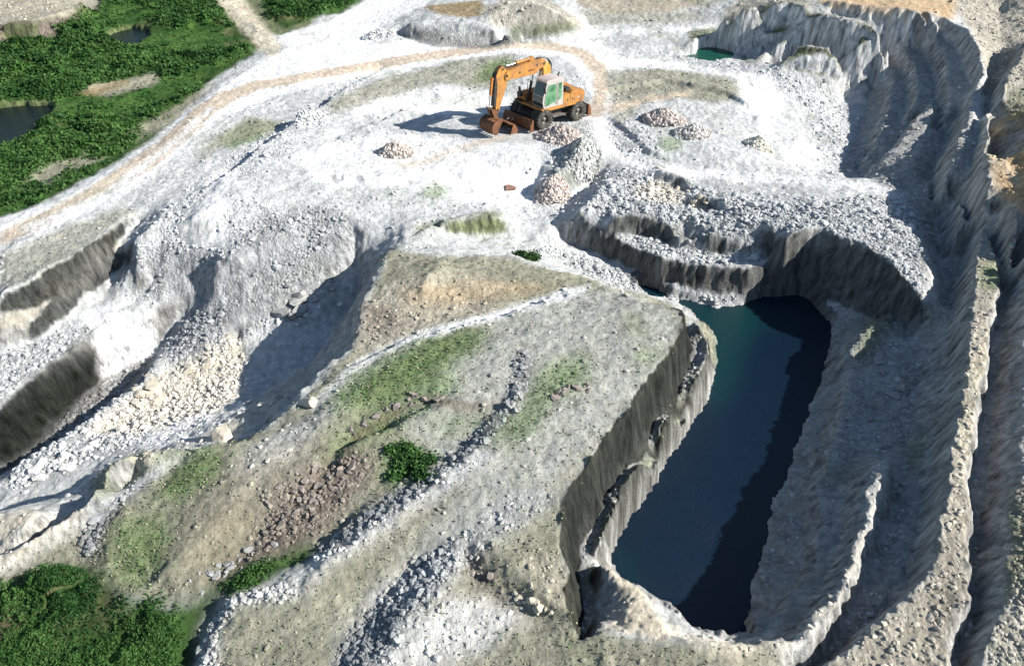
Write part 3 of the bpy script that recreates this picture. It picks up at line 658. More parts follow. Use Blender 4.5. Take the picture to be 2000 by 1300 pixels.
def build_terrain():
    half = (ry * CP + H * SP) * (1000 / F) * 1.33
    half = np.where(ry > 90, half * 1.0 + (ry - 90) * .6, half)
    u = np.linspace(-1, 1, NC)
    x = (half[:, None] * u[None, :]).ravel(); y = np.repeat(ry, NC)
    h, slope, st, sc, patch, i1, i2 = relief(x, y)
    # albedo with natural mottling
    wx = x + .18 * fbm(x * 1.3, y * 1.3, 101, 4); wy = y + .18 * fbm(x * 1.3, y * 1.3, 105, 4)
    col = np.stack([samp(base[..., k], wx, wy) for k in range(3)], 1)
    lum = col.mean(1)
    n0 = fbm(x * .25, y * .25, 111, 4); n1 = fbm(x * 1.1, y * 1.1, 121, 5); n2 = fbm(x * 4, y * 4, 131, 3)
    road = 1 - samp(ROAD, wx, wy)
    # pale dust and grey dirt alternate over the chalk
    ns = fbm((x * .8 + y * .6) * .22 + .8 * n0, (y * .8 - x * .6) * .75, 161, 5); dirt = np.clip((n0 * .7 + n1 * .6 + ns * .9 - .12) * 2.6, 0, 1) * np.clip((lum - .3) * 3, 0, 1) * (.25 + .75 * road)
    col = col * (1 - dirt[:, None] * .62) + np.array((.33, .34, .32)) * dirt[:, None] * .62
    gz = np.exp(-((wx - 1) ** 2 / 2600)) 
    moss = np.clip((fbm(x * .5, y * .5, 141, 5) - .22) * 3, 0, 1) * (lum > .2) * .35
    col = col * (1 - moss[:, None]) + np.array((.20, .225, .13)) * moss[:, None]
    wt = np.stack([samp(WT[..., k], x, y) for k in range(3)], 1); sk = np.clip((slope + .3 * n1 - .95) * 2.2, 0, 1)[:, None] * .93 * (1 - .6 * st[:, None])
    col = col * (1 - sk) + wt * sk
    # stones differ in tone; vegetation in hue
    v = 1 + st * ((i1 - .5) * .35 + (i2 - .5) * .35) + .30 * n2 + .22 * n1
    sv = np.clip(.5 + n1 * 1.2, 0, 1)
    scc = np.array((.022, .07, .015)) * (1 - sv[:, None]) + np.array((.08, .15, .035)) * sv[:, None]
    dry = np.clip((n0 + .3 * n1 - .28) * 4, 0, 1)[:, None] * .7
    scc = scc * (1 - dry) + np.array((.19, .16, .09)) * dry
    col = col * np.clip(v, .45, 1.5)[:, None]
    col = col * (1 - sc[:, None]) + scc * sc[:, None]
    col = np.clip(col, .01, .86)
    co = np.stack([x, y, h], 1).astype(np.float32)
    NR = len(ry); me = bpy.data.meshes.new('ground')
    idx = np.arange(NR * NC).reshape(NR, NC)
    q = np.stack([idx[:-1, :-1], idx[:-1, 1:], idx[1:, 1:], idx[1:, :-1]], -1).reshape(-1, 4)
    me.vertices.add(NR * NC); me.vertices.foreach_set('co', co.ravel())
    me.loops.add(q.size); me.loops.foreach_set('vertex_index', q.ravel().astype(np.int32))
    me.polygons.add(len(q)); me.polygons.foreach_set('loop_start', np.arange(0, q.size, 4, dtype=np.int32))
    me.polygons.foreach_set('use_smooth', np.ones(len(q), bool))
    me.update()
    a = me.attributes.new('cover', 'FLOAT_COLOR', 'POINT'); a.data.foreach_set('color', np.concatenate([col, np.ones((len(col), 1))], 1).astype(np.float32).ravel())
    a = me.attributes.new('stone', 'FLOAT', 'POINT'); a.data.foreach_set('value', st.astype(np.float32))
    o = bpy.data.objects.new('ground', me); C.objects.link(o); o['kind'] = 'structure'; o['label'] = 'white and grey quarry ground with benches, tracks and grassy plateau'
    me.materials.append(mat_terrain())
    print('terrain', len(co), time.time() - T0)
build_terrain()

# ------------------------------------------------------------------ object helpers
def link(name, me, parent=None, loc=None):
    o = bpy.data.objects.new(name, me); C.objects.link(o)
    if parent is not None: o.parent = parent
    if loc is not None: o.location = loc
    return o
def tag(o, label=None, cat=None, group=None, kind=None):
    if label: o['label'] = label
    if cat: o['category'] = cat
    if group: o['group'] = group
    if kind: o['kind'] = kind
    return o
def empty(name, loc, rz=0):
    o = bpy.data.objects.new(name, None); C.objects.link(o); o.location = loc; o.rotation_euler = (0, 0, rz); o.empty_display_size = .3
    return o
def soup(name, V, Fc, mats, parent=None, smooth=False, cols=None):
    "arrays of verts and equal-sized faces to one mesh object"
    me = bpy.data.meshes.new(name); V = np.asarray(V, np.float32); Fc = np.asarray(Fc, np.int32); k = Fc.shape[1]
    me.vertices.add(len(V)); me.vertices.foreach_set('co', V.ravel())
    me.loops.add(Fc.size); me.loops.foreach_set('vertex_index', Fc.ravel())
    me.polygons.add(len(Fc)); me.polygons.foreach_set('loop_start', np.arange(0, Fc.size, k, dtype=np.int32))
    me.polygons.foreach_set('use_smooth', np.full(len(Fc), smooth)); me.update()
    if cols is not None:
        a = me.attributes.new('tone', 'FLOAT_COLOR', 'POINT'); a.data.foreach_set('color', np.concatenate([cols, np.ones((len(cols), 1))], 1).astype(np.float32).ravel())
    me.materials.append(mats)
    return link(name, me, parent)

def mat_tone(name, rough=.95, spec=.1, trans=0):
    m, N, L, b = new_mat(name, rough, spec)
    a = N.new('ShaderNodeAttribute'); a.attribute_name = 'tone'
    ge = N.new('ShaderNodeNewGeometry'); n = N.new('ShaderNodeTexNoise'); n.inputs['Scale'].default_value = 11; n.inputs['Detail'].default_value = 6; n.inputs['Roughness'].default_value = .7
    L.new(ge.outputs['Position'], n.inputs['Vector'])
    mr = N.new('ShaderNodeMapRange'); mr.inputs[1].default_value = .3; mr.inputs[2].default_value = .7; mr.inputs[3].default_value = .7; mr.inputs[4].default_value = 1.25; L.new(n.outputs['Fac'], mr.inputs[0])
    vm = N.new('ShaderNodeVectorMath'); vm.operation = 'SCALE'; L.new(a.outputs['Color'], vm.inputs[0]); L.new(mr.outputs[0], vm.inputs['Scale']); L.new(vm.outputs[0], b.inputs['Base Color'])
    if not trans:
        bp = N.new('ShaderNodeBump'); bp.inputs['Strength'].default_value = .6; bp.inputs['Distance'].default_value = .03; L.new(n.outputs['Fac'], bp.inputs['Height']); L.new(bp.outputs['Normal'], b.inputs['Normal'])
    else:
        t = N.new('ShaderNodeBsdfTranslucent'); L.new(vm.outputs[0], t.inputs['Color'])
        ms = N.new('ShaderNodeMixShader'); ms.inputs[0].default_value = trans
        L.new(b.outputs[0], ms.inputs[1]); L.new(t.outputs[0], ms.inputs[2]); L.new(ms.outputs[0], N['Material Output'].inputs['Surface'])
    return m
M_STONE = mat_tone('loose_stone'); M_LEAF = mat_tone('leaves', .7, .3, .3)

# ------------------------------------------------------------------ water
def mat_water(name, col, rough=.12, edge=None):
    m, N, L, b = new_mat(name, rough, .5); b.inputs['Base Color'].default_value = (*col, 1); b.inputs['IOR'].default_value = 1.33
    ge = N.new('ShaderNodeNewGeometry'); n = N.new('ShaderNodeTexNoise'); n.inputs['Scale'].default_value = 8; n.inputs['Detail'].default_value = 6; n.inputs['Roughness'].default_value = .7
    mp = N.new('ShaderNodeVectorMath'); mp.operation = 'MULTIPLY'; mp.inputs[1].default_value = (1, 2.2, 1); L.new(ge.outputs['Position'], mp.inputs[0]); L.new(mp.outputs[0], n.inputs['Vector'])
    bp = N.new('ShaderNodeBump'); bp.inputs['Strength'].default_value = .7; bp.inputs['Distance'].default_value = .05; L.new(n.outputs['Fac'], bp.inputs['Height']); L.new(bp.outputs['Normal'], b.inputs['Normal'])
    if edge:
        a = N.new('ShaderNodeAttribute'); a.attribute_name = 'tone'; L.new(a.outputs['Color'], b.inputs['Base Color'])
    return m
def pond(nm, pl, z, mat, label, tone=None):
    pw = poly_world(pl, z); cx, cy = pw.mean(0)
    grow = 1.0
    if nm == 'lake':
        M = blur(mask_of(pw, 0), 1) > .02
        for _ in range(5): M = blur(M.astype(float), 1) > .05
    else:
        M = blur(mask_of(pw, 0), 4) > .02
    jj, ii = np.nonzero(M)
    key = -np.ones((NY + 1, NX + 1), int); vs = []
    for dj, di in ((0, 0), (0, 1), (1, 0), (1, 1)): key[jj + dj, ii + di] = 1
    vj, vi = np.nonzero(key > 0); key[vj, vi] = np.arange(len(vj))
    V = np.stack([X0 + vi * RES, Y0 + vj * RES, np.full(len(vi), z)], 1)
    Fq = np.stack([key[jj, ii], key[jj, ii + 1], key[jj + 1, ii + 1], key[jj + 1, ii]], 1)
    cols = tone(V) if tone else None
    o = soup(nm, V, Fq, mat, cols=cols); tag(o, label, kind='structure')
SHAL = blur((LAKEM_IN > .5).astype(float), 40)
TEAL = mask_of(poly_world(pp('1220,560 1330,580 1400,600 1470,592 1480,640 1450,690 1440,740 1400,810 1370,700 1330,620'), -2.5), 16) * .9 + mask_of(poly_world(pp('1430,590 1600,590 1590,640 1450,650'), -2.5), 10) * .25 + mask_of(poly_world(pp('1180,1050 1240,1080 1260,1200 1200,1180'), -2.5), 10) * .35
def lake_tone(V):
    t = np.clip(samp(TEAL, V[:, 0], V[:, 1]), 0, 1)[:, None]
    return np.array((.004, .013, .027)) * (1 - t) + np.array((.004, .032, .036)) * t
pond('lake', LAKE, -2.5, mat_water('lake_water', (.01, .03, .05), .1, 1), 'deep blue green quarry lake', lake_tone)
pond(*PONDS[1], mat_water('marsh_water', (.006, .012, .012)), 'dark pond at the left edge of the green marsh')
pond(*PONDS[2], mat_water('pond_water', (.006, .014, .014)), 'small dark pond in the green marsh')
pond(*PONDS[3], mat_water('pool_water', (.008, .07, .045)), 'emerald pool below the northern benches')

# ------------------------------------------------------------------ loose stones as one stuff object
t = (1 + 5 ** .5) / 2
ICO_V = np.array([(-1, t, 0), (1, t, 0), (-1, -t, 0), (1, -t, 0), (0, -1, t), (0, 1, t), (0, -1, -t), (0, 1, -t), (t, 0, -1), (t, 0, 1), (-t, 0, -1), (-t, 0, 1)]) / math.hypot(1, t)
ICO_F = np.array([(0, 11, 5), (0, 5, 1), (0, 1, 7), (0, 7, 10), (0, 10, 11), (1, 5, 9), (5, 11, 4), (11, 10, 2), (10, 7, 6), (7, 1, 8), (3, 9, 4), (3, 4, 2), (3, 2, 6), (3, 6, 8), (3, 8, 9), (4, 9, 5), (2, 4, 11), (6, 2, 10), (8, 6, 7), (9, 8, 1)])
def stones(n):
    # candidates spread evenly over the visible ground, kept where it is stony
    px = rng.uniform(-40, 2040, n * 4); py = rng.uniform(-20, 1330, n * 4)
    X, Y = W(px, py, 0); st = samp(STONE, X, Y); sc = samp(SCRUB, X, Y); lk = samp(LAKEM_IN.astype(float), X, Y)
    ok = (rng.random(n * 4) < (.004 + st ** 2)) & (sc < .15) & (lk < .1) & (np.hypot(X - exc_c[0] + 1, Y - exc_c[1] + .8) > 4.4)
    X = X[ok][:n]; Y = Y[ok][:n]; st = st[ok][:n]; n = len(X)
    rl = relief(X, Y); flat_ = rl[1] < .75; X, Y, st, Z = X[flat_], Y[flat_], st[flat_], rl[0][flat_]; n = len(X)
    s = .03 + .07 * rng.random(n) ** 2 + .14 * (rng.random(n) ** 14) * st
    s *= .75 + .5 * np.clip(Y / 45, 0, 1)
    jit = rng.uniform(.65, 1.3, (n, 12, 1)); V = ICO_V[None] * jit * s[:, None, None] * np.stack([rng.uniform(.8, 1.5, n), rng.uniform(.8, 1.2, n), rng.uniform(.5, .85, n)], 1)[:, None, :]
    a = rng.uniform(0, 6.28, n); ca, sa = np.cos(a)[:, None], np.sin(a)[:, None]
    V = np.stack([V[..., 0] * ca - V[..., 1] * sa + X[:, None], V[..., 0] * sa + V[..., 1] * ca + Y[:, None], V[..., 2] + Z[:, None] + s[:, None] * .1], -1)
    Fc = ICO_F[None] + (np.arange(n) * 12)[:, None, None]
    c = np.stack([samp(base[..., k], X, Y) for k in range(3)], 1) * rng.uniform(.7, 1.3, (n, 1)) + .03
    c = np.clip(c, .05, .84); c = np.repeat(c[:, None], 12, 1)
    o = soup('loose_stones', V.reshape(-1, 3), Fc.reshape(-1, 3), M_STONE, cols=c.reshape(-1, 3))
    tag(o, 'loose grey and white stones strewn over the quarry', 'stones', kind='stuff')
stones(45000)
print('stones', time.time() - T0)

# ------------------------------------------------------------------ leaves over the scrub, one stuff object
def leaf_soup(X, Y, Z, s, c):
    n = len(X)
    d = rng.normal(size=(n, 3)); d[:, 2] = np.abs(d[:, 2]) + .3; d /= np.linalg.norm(d, axis=1)[:, None]
    u = np.cross(d, rng.normal(size=(n, 3))); u /= np.linalg.norm(u, axis=1)[:, None]; v = np.cross(d, u)
    c0 = np.stack([X, Y, Z], 1); S = s[:, None]
    V = np.stack([c0 - u * S * .5, c0 + v * S * .35 - u * S * .1, c0 + u * S * .6 + d * S * .12, c0 - v * S * .35], 1)
    return V.reshape(-1, 3), (np.arange(n * 4).reshape(n, 4)), np.repeat(c, 4, 0)
def scrub_leaves(n):
    px = rng.uniform(-60, 760, n * 3); py = np.concatenate([rng.uniform(-20, 440, n * 2), rng.uniform(1040, 1330, n)])
    px[n * 2:] = rng.uniform(-90, 680, n); X, Y = W(px, py, -.3); sc = scrub_at(X, Y); ok = rng.random(len(X)) < sc ** 1.5
    X, Y = X[ok], Y[ok]; pk_ = rng.permutation(len(X))[:n]; X, Y = X[pk_], Y[pk_]
    far = ok
    h, _, _, _, patch, _, _ = relief(X, Y)
    keep = rng.random(len(X)) < np.clip(patch * 1.5 - .1, .02, 1); X, Y, h = X[keep], Y[keep], h[keep]; n = len(X)
    s = (.10 + .13 * rng.random(n)) * (.22 + 1.0 * np.clip(Y / 50, 0, 1))
    Z = h + rng.uniform(-.02, .16, n) * np.clip(Y / 35, .3, 1)
    v = np.clip(.5 + 1.1 * fbm(X * .8, Y * .8, 151, 4) + rng.normal(size=n) * .22, 0, 1)[:, None]
    c = np.array((.018, .068, .013)) * (1 - v) + np.array((.075, .165, .036)) * v
    V, Fc, cc = leaf_soup(X, Y, Z, s, c)
    o = soup('marsh_scrub', V, Fc, M_LEAF, cols=cc); tag(o, 'dense dark green scrub covering the marsh and the near left corner', 'scrub', kind='stuff')
scrub_leaves(150000)
def grass(n):
    px = rng.uniform(-40, 2040, n); py = rng.uniform(60, 1330, n); X, Y = W(px, py, .5); g = samp(GRASS, X, Y)
    ok = rng.random(n) < np.clip(g * 1.1 + .5 * g * fbm(X * 1.2, Y * 1.2, 181, 4), 0, 1) * .8; X, Y = X[ok], Y[ok]; n = len(X); Z = relief(X, Y)[0]
    s_ = rng.uniform(.035, .085, n) * (.7 + Y / 45); v = rng.random((n, 1)); dry = (rng.random((n, 1)) < np.where(g[ok] > .4, .35, .85)[:, None])
    c = np.where(dry, np.array((.34, .32, .22)), np.array((.10, .19, .055))) * (.6 + .8 * v)
    V, Fc, cc = leaf_soup(X, Y, Z + s_ * .3, s_, c); o = soup('grass', V, Fc, M_LEAF, cols=cc); tag(o, 'sparse dry and green grass growing on the plateau', 'grass', kind='stuff')
grass(150000)
print('leaves', time.time() - T0)

import bmesh
def B(): return bmesh.new()
def bevel(bm, w, seg=2):
    if w: bmesh.ops.bevel(bm, geom=[e for e in bm.edges if len(e.link_faces) == 2 and e.calc_face_angle(0) > .5], offset=w, segments=seg, affect='EDGES', clamp_overlap=True)
def prism(bm, pts, y0, y1, plane='xz'):
    "side profile pts (x, z) pushed from y0 to y1"
    lo = [bm.verts.new((p[0], y0, p[1])) for p in pts]; hi = [bm.verts.new((p[0], y1, p[1])) for p in pts]; n = len(pts)
    bm.faces.new(lo); bm.faces.new(hi[::-1])
    for i in range(n): bm.faces.new((lo[i], hi[i], hi[(i + 1) % n], lo[(i + 1) % n]))
def box(bm, x0, x1, y0, y1, z0, z1): prism(bm, [(x0, z0), (x1, z0), (x1, z1), (x0, z1)], y0, y1)
def tube(bm, a, b, r, r2=None, seg=14):
    a = Vector(a); b = Vector(b); d = b - a; r2 = r if r2 is None else r2
    q = d.to_track_quat('Z', 'Y').to_matrix().to_4x4(); q.translation = (a + b) / 2
    bmesh.ops.create_cone(bm, cap_ends=True, segments=seg, radius1=r, radius2=r2, depth=d.length, matrix=q)
def lathe(bm, prof, cx, cz, y_sign=1, cy=0, seg=36, cap=True):
    "rings (y, r) about an axis along y"
    rings = []
    for y, r in prof: rings.append([bm.verts.new((cx + r * math.cos(k * 2 * math.pi / seg), cy + y * y_sign, cz + r * math.sin(k * 2 * math.pi / seg))) for k in range(seg)])
    for A, Bq in zip(rings[:-1], rings[1:]):
        for k in range(seg): bm.faces.new((A[k], A[(k + 1) % seg], Bq[(k + 1) % seg], Bq[k]))
    if cap: bm.faces.new(rings[0][::-1]); bm.faces.new(rings[-1])
def part(name, bm, mat, parent=None, bev=0, smooth=True, label=None):
    bevel(bm, bev); bmesh.ops.recalc_face_normals(bm, faces=bm.faces)
    me = bpy.data.meshes.new(name); bm.to_mesh(me); bm.free(); me.materials.append(mat)
    if smooth:
        me.polygons.foreach_set('use_smooth', [True] * len(me.polygons)); me.set_sharp_from_angle(angle=math.radians(35))
    o = link(name, me, parent)
    if label: o['label'] = label
    return o
M_OR = noisy('orange_paint', (.46, .215, .045), .55, .35, var=.4, scale=2.6, col2=(.27, .13, .06), amount=.52, bump=.15)
M_OR2 = noisy('faded_orange_paint', (.55, .21, .04), .65, .3, scale=4, col2=(.22, .10, .05), amount=.52, bump=.3)
M_GREY = noisy('cab_paint', (.40, .39, .36), .55, .4, scale=3, col2=(.38, .36, .32), amount=.55, bump=.1)
M_ROOF = noisy('roof_paint', (.52, .46, .44), .7, .3, scale=3, col2=(.40, .35, .33), amount=.5, bump=.1)
M_BLK = noisy('black_steel', (.025, .025, .026), .6, .4, scale=6, col2=(.07, .06, .05), amount=.55)
M_RUB = noisy('tyre_rubber', (.035, .035, .033), .9, .2, scale=5, col2=(.12, .115, .10), amount=.52, bump=.4)
M_RUST = noisy('rusty_steel', (.20, .085, .035), .75, .3, scale=4, col2=(.09, .045, .028), amount=.5, bump=.4)
M_RIM = noisy('dusty_rim', (.09, .085, .08), .8, .2, scale=8, col2=(.30, .27, .23), amount=.55)
M_CHR = noisy('cylinder_rod', (.55, .52, .48), .3, .5, metal=.8, scale=5, col2=(.25, .2, .15), amount=.6, bump=0)
M_GLS, _n, _l, _b = new_mat('tinted_glass', .08, .6); _b.inputs['Base Color'].default_value = (.03, .05, .055, 1)
M_GLG, _n, _l, _b = new_mat('green_glass', .15, .6)
_g = _n.new('ShaderNodeTexNoise'); _g.inputs['Scale'].default_value = 2.5; _g.inputs['Detail'].default_value = 4; _t = _n.new('ShaderNodeTexCoord'); _l.new(_t.outputs['Object'], _g.inputs['Vector'])
_r = _n.new('ShaderNodeValToRGB'); _r.color_ramp.elements[0].position = .35; _r.color_ramp.elements[1].position = .68; _r.color_ramp.elements[0].color = (.045, .13, .06, 1); _r.color_ramp.elements[1].color = (.17, .34, .19, 1); _l.new(_g.outputs['Fac'], _r.inputs['Fac']); _l.new(_r.outputs['Color'], _b.inputs['Base Color'])
M_YEL = noisy('yellow_faded_paint', (.62, .36, .08), .6, .3, scale=3, col2=(.5, .22, .04), amount=.5)

exc = tag(empty('wheeled_excavator', (exc_c[0], exc_c[1], 0.02), math.radians(217.7)), 'orange wheeled excavator with a pale grey cab standing on the white quarry floor', 'excavator')
exc.rotation_euler = (Matrix.Rotation(-TILT, 3, 'X') @ Matrix.Rotation(math.radians(217.7), 3, 'Z')).to_euler()
def make_wheel(x, ysign):
    y = ysign
    b = B(); prof = [(-.22, .30), (-.25, .36), (-.25, .47), (-.22, .52), (-.1, .545), (.1, .545), (.22, .52), (.25, .47), (.25, .36), (.22, .30)]
    lathe(b, prof, 0, 0, 1, 0, 40, False)
    for k in range(20):          # tread lugs
        for sd_ in (-1, 1):
            a = (k + (.5 if sd_ > 0 else 0)) * 2 * math.pi / 20
            m4 = Matrix.Rotation(-a, 4, 'Y') @ Matrix.Translation((.548, sd_ * .13, 0)) @ Matrix.Rotation(sd_ * .45, 4, 'X')
            bmesh.ops.create_cube(b, size=1, matrix=m4 @ Matrix.Diagonal((.055, .24, .07, 1)))
    w_ = part('wheel', b, M_RUB, exc); w_.location = (x, y, .56)
    b = B(); s_ = 1 if ysign > 0 else -1
    lathe(b, [(-.18, .29), (.20 * s_, .305), (.22 * s_, .27), (.05 * s_, .24), (.03 * s_, .14), (.14 * s_, .12), (.17 * s_, .08)], 0, 0, 1, 0, 28)
    part('rim', b, M_RIM, w_)
    b = B(); tube(b, (0, .1 * s_, 0), (0, .19 * s_, 0), .07, .055, seg=12); part('hub_cap', b, M_RIM, w_)
for x in (1.28, -1.2):
    for ys in (1.02, -1.02): make_wheel(x, ys)
    for ys in (.62, -.62):
        b = B(); lathe(b, [(-.12, .25), (-.13, .46), (-.08, .5), (.08, .5), (.13, .46), (.12, .25)], 0, 0, 1, 0, 32); o = part('inner_tyre', b, M_RUB, exc); o.location = (x, ys, .54)
# undercarriage
b = B(); prism(b, [(-1.75, .55), (-1.5, .42), (1.5, .42), (1.75, .55), (1.75, .78), (1.2, .88), (-1.2, .88), (-1.75, .78)], -.42, .42); ch = part('chassis', b, M_BLK, exc, .03)
for x in (1.28, -1.28):
    b = B(); tube(b, (x, -.95, .54), (x, .95, .54), .11); box(b, x - .2, x + .2, -.22, .22, .38, .74); part('axle', b, M_BLK, exc, .02)
b = B(); tube(b, (0, 0, .84), (0, 0, .99), .62, seg=40); part('slewing_ring', b, M_BLK, exc, .01)
for ys in (1, -1):
    b = B(); box(b, -.55, .6, ys * .5, ys * 1.0, .45, .52); box(b, -.6, .7, ys * .44, ys * .8, .72, .77)
    for xx in (-.5, .5): box(b, xx - .03, xx + .03, ys * .46, ys * .6, .4, .75)
    part('step', b, M_CHR if 0 else M_RIM, exc, .008)
    b = B(); box(b, -.45, .5, ys * .43, ys * .72, .5, .8); part('tool_box', b, M_BLK, exc, .03)
# front blade and rear stabiliser blade
def blade(x, sgn, w, name, label):
    b = B(); pts = []
    for k in range(9):
        a = -.9 + 1.8 * k / 8; pts.append((x + sgn * (.12 - .28 * math.cos(a)) * -1, .37 + .40 * math.sin(a) / math.sin(.9) * .8))
    th = .035; prof = pts + [(p[0] - sgn * th, p[1]) for p in pts[::-1]]
    prism(b, prof, -w, w); o = part(name, b, M_RUST, exc, .004, label=label)
    for ys in (-w, w):
        b = B(); prism(b, [(x - sgn * .03, .06), (x + sgn * .22, .06), (x + sgn * .2, .40), (x + sgn * .05, .70), (x - sgn * .03, .70)], ys - .02, ys + .02); part('end_plate', b, M_RUST, o, .004)
    for ys in (-.35, .35):
        b = B(); prism(b, [(x - sgn * .05, .25), (x - sgn * .55, .5), (x - sgn * .55, .62), (x - sgn * .05, .40)], ys - .05, ys + .05); part('blade_arm', b, M_BLK, o, .01)
    return o
blade(2.12, 1, 1.22, 'dozer_blade', 'rusty brown front blade')
blade(-2.12, -1, 1.05, 'rear_blade', 'orange brown rear stabiliser blade')
# revolving deck
Z0 = 1.0
b = B(); prism(b, [(-1.43, Z0), (1.42, Z0), (1.52, Z0 + .05), (1.52, Z0 + .17), (-1.43, Z0 + .17)], -1.22, 1.24); deck = part('deck', b, M_OR, exc, .02)
b = B(); prism(b, [(-.02, Z0 + .17), (.02, Z0 + .17), (.02, 1.86), (-.55, 1.86), (-.6, 1.95), (-.6, Z0 + .17)], .28, 1.23)
hb = B(); prism(hb, [(-.53, Z0 + .175), (-.0, Z0 + .175), (-.0, 1.62), (-.12, 1.68), (-.53, 1.68)], .3, 1.235); tank = part('side_locker', hb, M_OR, exc, .03); b.free()
b = B(); prism(b, [(-1.42, Z0 + .175), (-.55, Z0 + .175), (-.55, 1.74), (-.70, 1.84), (-1.30, 1.78), (-1.42, 1.64)], -1.2, 1.238); hood = part('engine_housing', b, M_OR, exc, .05)
b = B(); box(b, -1.32, -.78, 1.237, 1.247, 1.5, 1.66); 
for k in range(5): box(b, -1.31, -.79, 1.245, 1.255, 1.515 + k * .03, 1.527 + k * .03)
part('vent_grille', b, M_OR2, hood, 0)
b = B(); box(b, -.72, -.69, 1.237, 1.25, 1.3, 1.42); box(b, -.74, -.67, 1.25, 1.258, 1.34, 1.38); part('latch', b, M_BLK, hood)
b = B(); box(b, -.33, -.30, 1.234, 1.248, 1.3, 1.42); box(b, -.35, -.28, 1.248, 1.256, 1.34, 1.38); part('latch', b, M_BLK, tank)
b = B(); tube(b, (-1.12, 1.236, 1.38), (-1.12, 1.244, 1.38), .055, seg=20); part('round_emblem', b, M_GREY, hood)
b = B(); box(b, -1.36, -1.05, 1.237, 1.243, 1.24, 1.258); part('maker_stripe', b, M_BLK, hood)
b = B(); prism(b, [(-1.35, 1.72), (-.05, 1.72), (-.1, 2.2), (-.5, 2.2), (-1.3, 1.84)], -1.15, .15); cv = part('engine_cover', b, M_OR, exc, .05)
b = B(); box(b, -.75, -.45, .36, .95, 1.70, 1.9); part('air_box', b, M_BLK, exc, .04)
b = B(); tube(b, (-.9, -.3, 2.0), (-.9, -.3, 2.35), .05); tube(b, (-.9, -.3, 2.33), (-1.0, -.3, 2.42), .045); part('exhaust_pipe', b, M_BLK, exc)
b = B(); prism(b, [(-1.44, Z0 + .02), (-1.62, Z0 + .12), (-1.68, 1.45), (-1.6, 1.66), (-1.42, 1.66)], -1.15, 1.15); part('counterweight', b, M_OR, exc, .06)
b = B(); box(b, .05, 1.35, -1.2, -.5, Z0 + .17, 1.55); part('right_locker', b, M_OR2, exc, .05)
# cab: outline, glazing let into it
cabY0, cabY1 = .32, 1.225
b = B(); prism(b, [(1.38, Z0 + .175), (1.47, 1.5), (1.44, 1.8), (1.17, 2.55), (.10, 2.55), (.03, 2.45), (.0, Z0 + .175)], cabY0, cabY1); cab = part('cab', b, M_GREY, exc, .035, label='pale grey cab with green tinted side windows')
b = B(); prism(b, [(1.2, 2.55), (1.26, 2.59), (1.12, 2.68), (.2, 2.70), (.06, 2.64), (.06, 2.55)], cabY0 - .02, cabY1 + .015); part('roof', b, M_ROOF, cab, .04)
b = B(); prism(b, [(1.27, 1.26), (1.33, 1.55), (1.29, 1.82), (1.09, 2.42), (.52, 2.42), (.50, 1.42)], cabY1 + .002, cabY1 + .012); dw = part('side_window', b, M_GLG, cab)
b = B()
pts_ = [(1.27, 1.26), (1.33, 1.55), (1.29, 1.82), (1.09, 2.42), (.52, 2.42), (.50, 1.42)]
for a_, c_ in zip(pts_, pts_[1:] + pts_[:1]): tube(b, (a_[0], cabY1 + .012, a_[1]), (c_[0], cabY1 + .012, c_[1]), .014, seg=6)
part('window_seal', b, M_GREY, dw)
b = B(); prism(b, [(.38, 1.48), (.36, 2.42), (.13, 2.42), (.12, 1.58)], cabY1 + .002, cabY1 + .012); part('rear_side_window', b, M_GLG, cab)
b = B(); box(b, .42, .44, cabY1 + .001, cabY1 + .01, Z0 + .2, 2.5); box(b, .47, .58, cabY1 + .005, cabY1 + .03, 1.33, 1.36); part('door_seam', b, M_BLK, cab)
def front_quad(p, q, y0, y1, off=.012):
    dx, dz = q[0] - p[0], q[1] - p[1]; l_ = math.hypot(dx, dz); nx, nz = dz / l_, -dx / l_
    if nx < 0: nx, nz = -nx, -nz
    return [(p[0] + nx * .002, p[1] + nz * .002), (p[0] + nx * off, p[1] + nz * off), (q[0] + nx * off, q[1] + nz * off), (q[0] + nx * .002, q[1] + nz * .002)]
b = B(); prism(b, front_quad((1.43, 1.85), (1.20, 2.48), 0, 0), cabY0 + .05, cabY1 - .05); part('windscreen', b, M_GLS, cab)
b = B(); prism(b, front_quad((1.467, 1.52), (1.442, 1.80), 0, 0), cabY0 + .05, cabY1 - .05); part('windscreen', b, M_GLS, cab)
b = B(); prism(b, front_quad((1.40, 1.24), (1.465, 1.48), 0, 0), cabY0 + .05, cabY1 - .05); part('lower_windscreen', b, M_GLS, cab)
b = B(); box(b, .2, 1.1, cabY0 - .012, cabY0 - .002, 1.5, 2.4); part('right_window', b, M_GLS, cab)
b = B(); tube(b, (1.2, 1.12, 2.4), (1.42, 1.28, 2.42), .012, seg=6); box(b, 1.36, 1.40, 1.20, 1.34, 2.02, 2.34); part('mirror', b, M_BLK, cab, .01)
b = B(); tube(b, (1.40, -.28, 1.35), (1.62, -.62, 1.78), .012, seg=6); part('mirror_bracket', b, M_BLK, exc)
b = B(); box(b, 1.60, 1.64, -.72, -.54, 1.72, 2.0); part('mirror', b, M_BLK, exc, .015)
b = B()
for p_, q_ in (((.78, -1.0, 1.5), (.72, -1.0, 2.15)), ((.72, -1.0, 2.15), (.6, -1.0, 2.15)), ((.6, -1.0, 2.15), (.5, -1.0, 1.5))): tube(b, p_, q_, .018, seg=8)
part('handrail', b, M_BLK, exc)
b = B(); box(b, 1.3, 1.62, -1.1, -.55, 1.15, 1.22); box(b, 1.35, 1.5, -1.0, -.7, 1.4, 1.62); part('work_lamp_bracket', b, M_BLK, exc, .01)
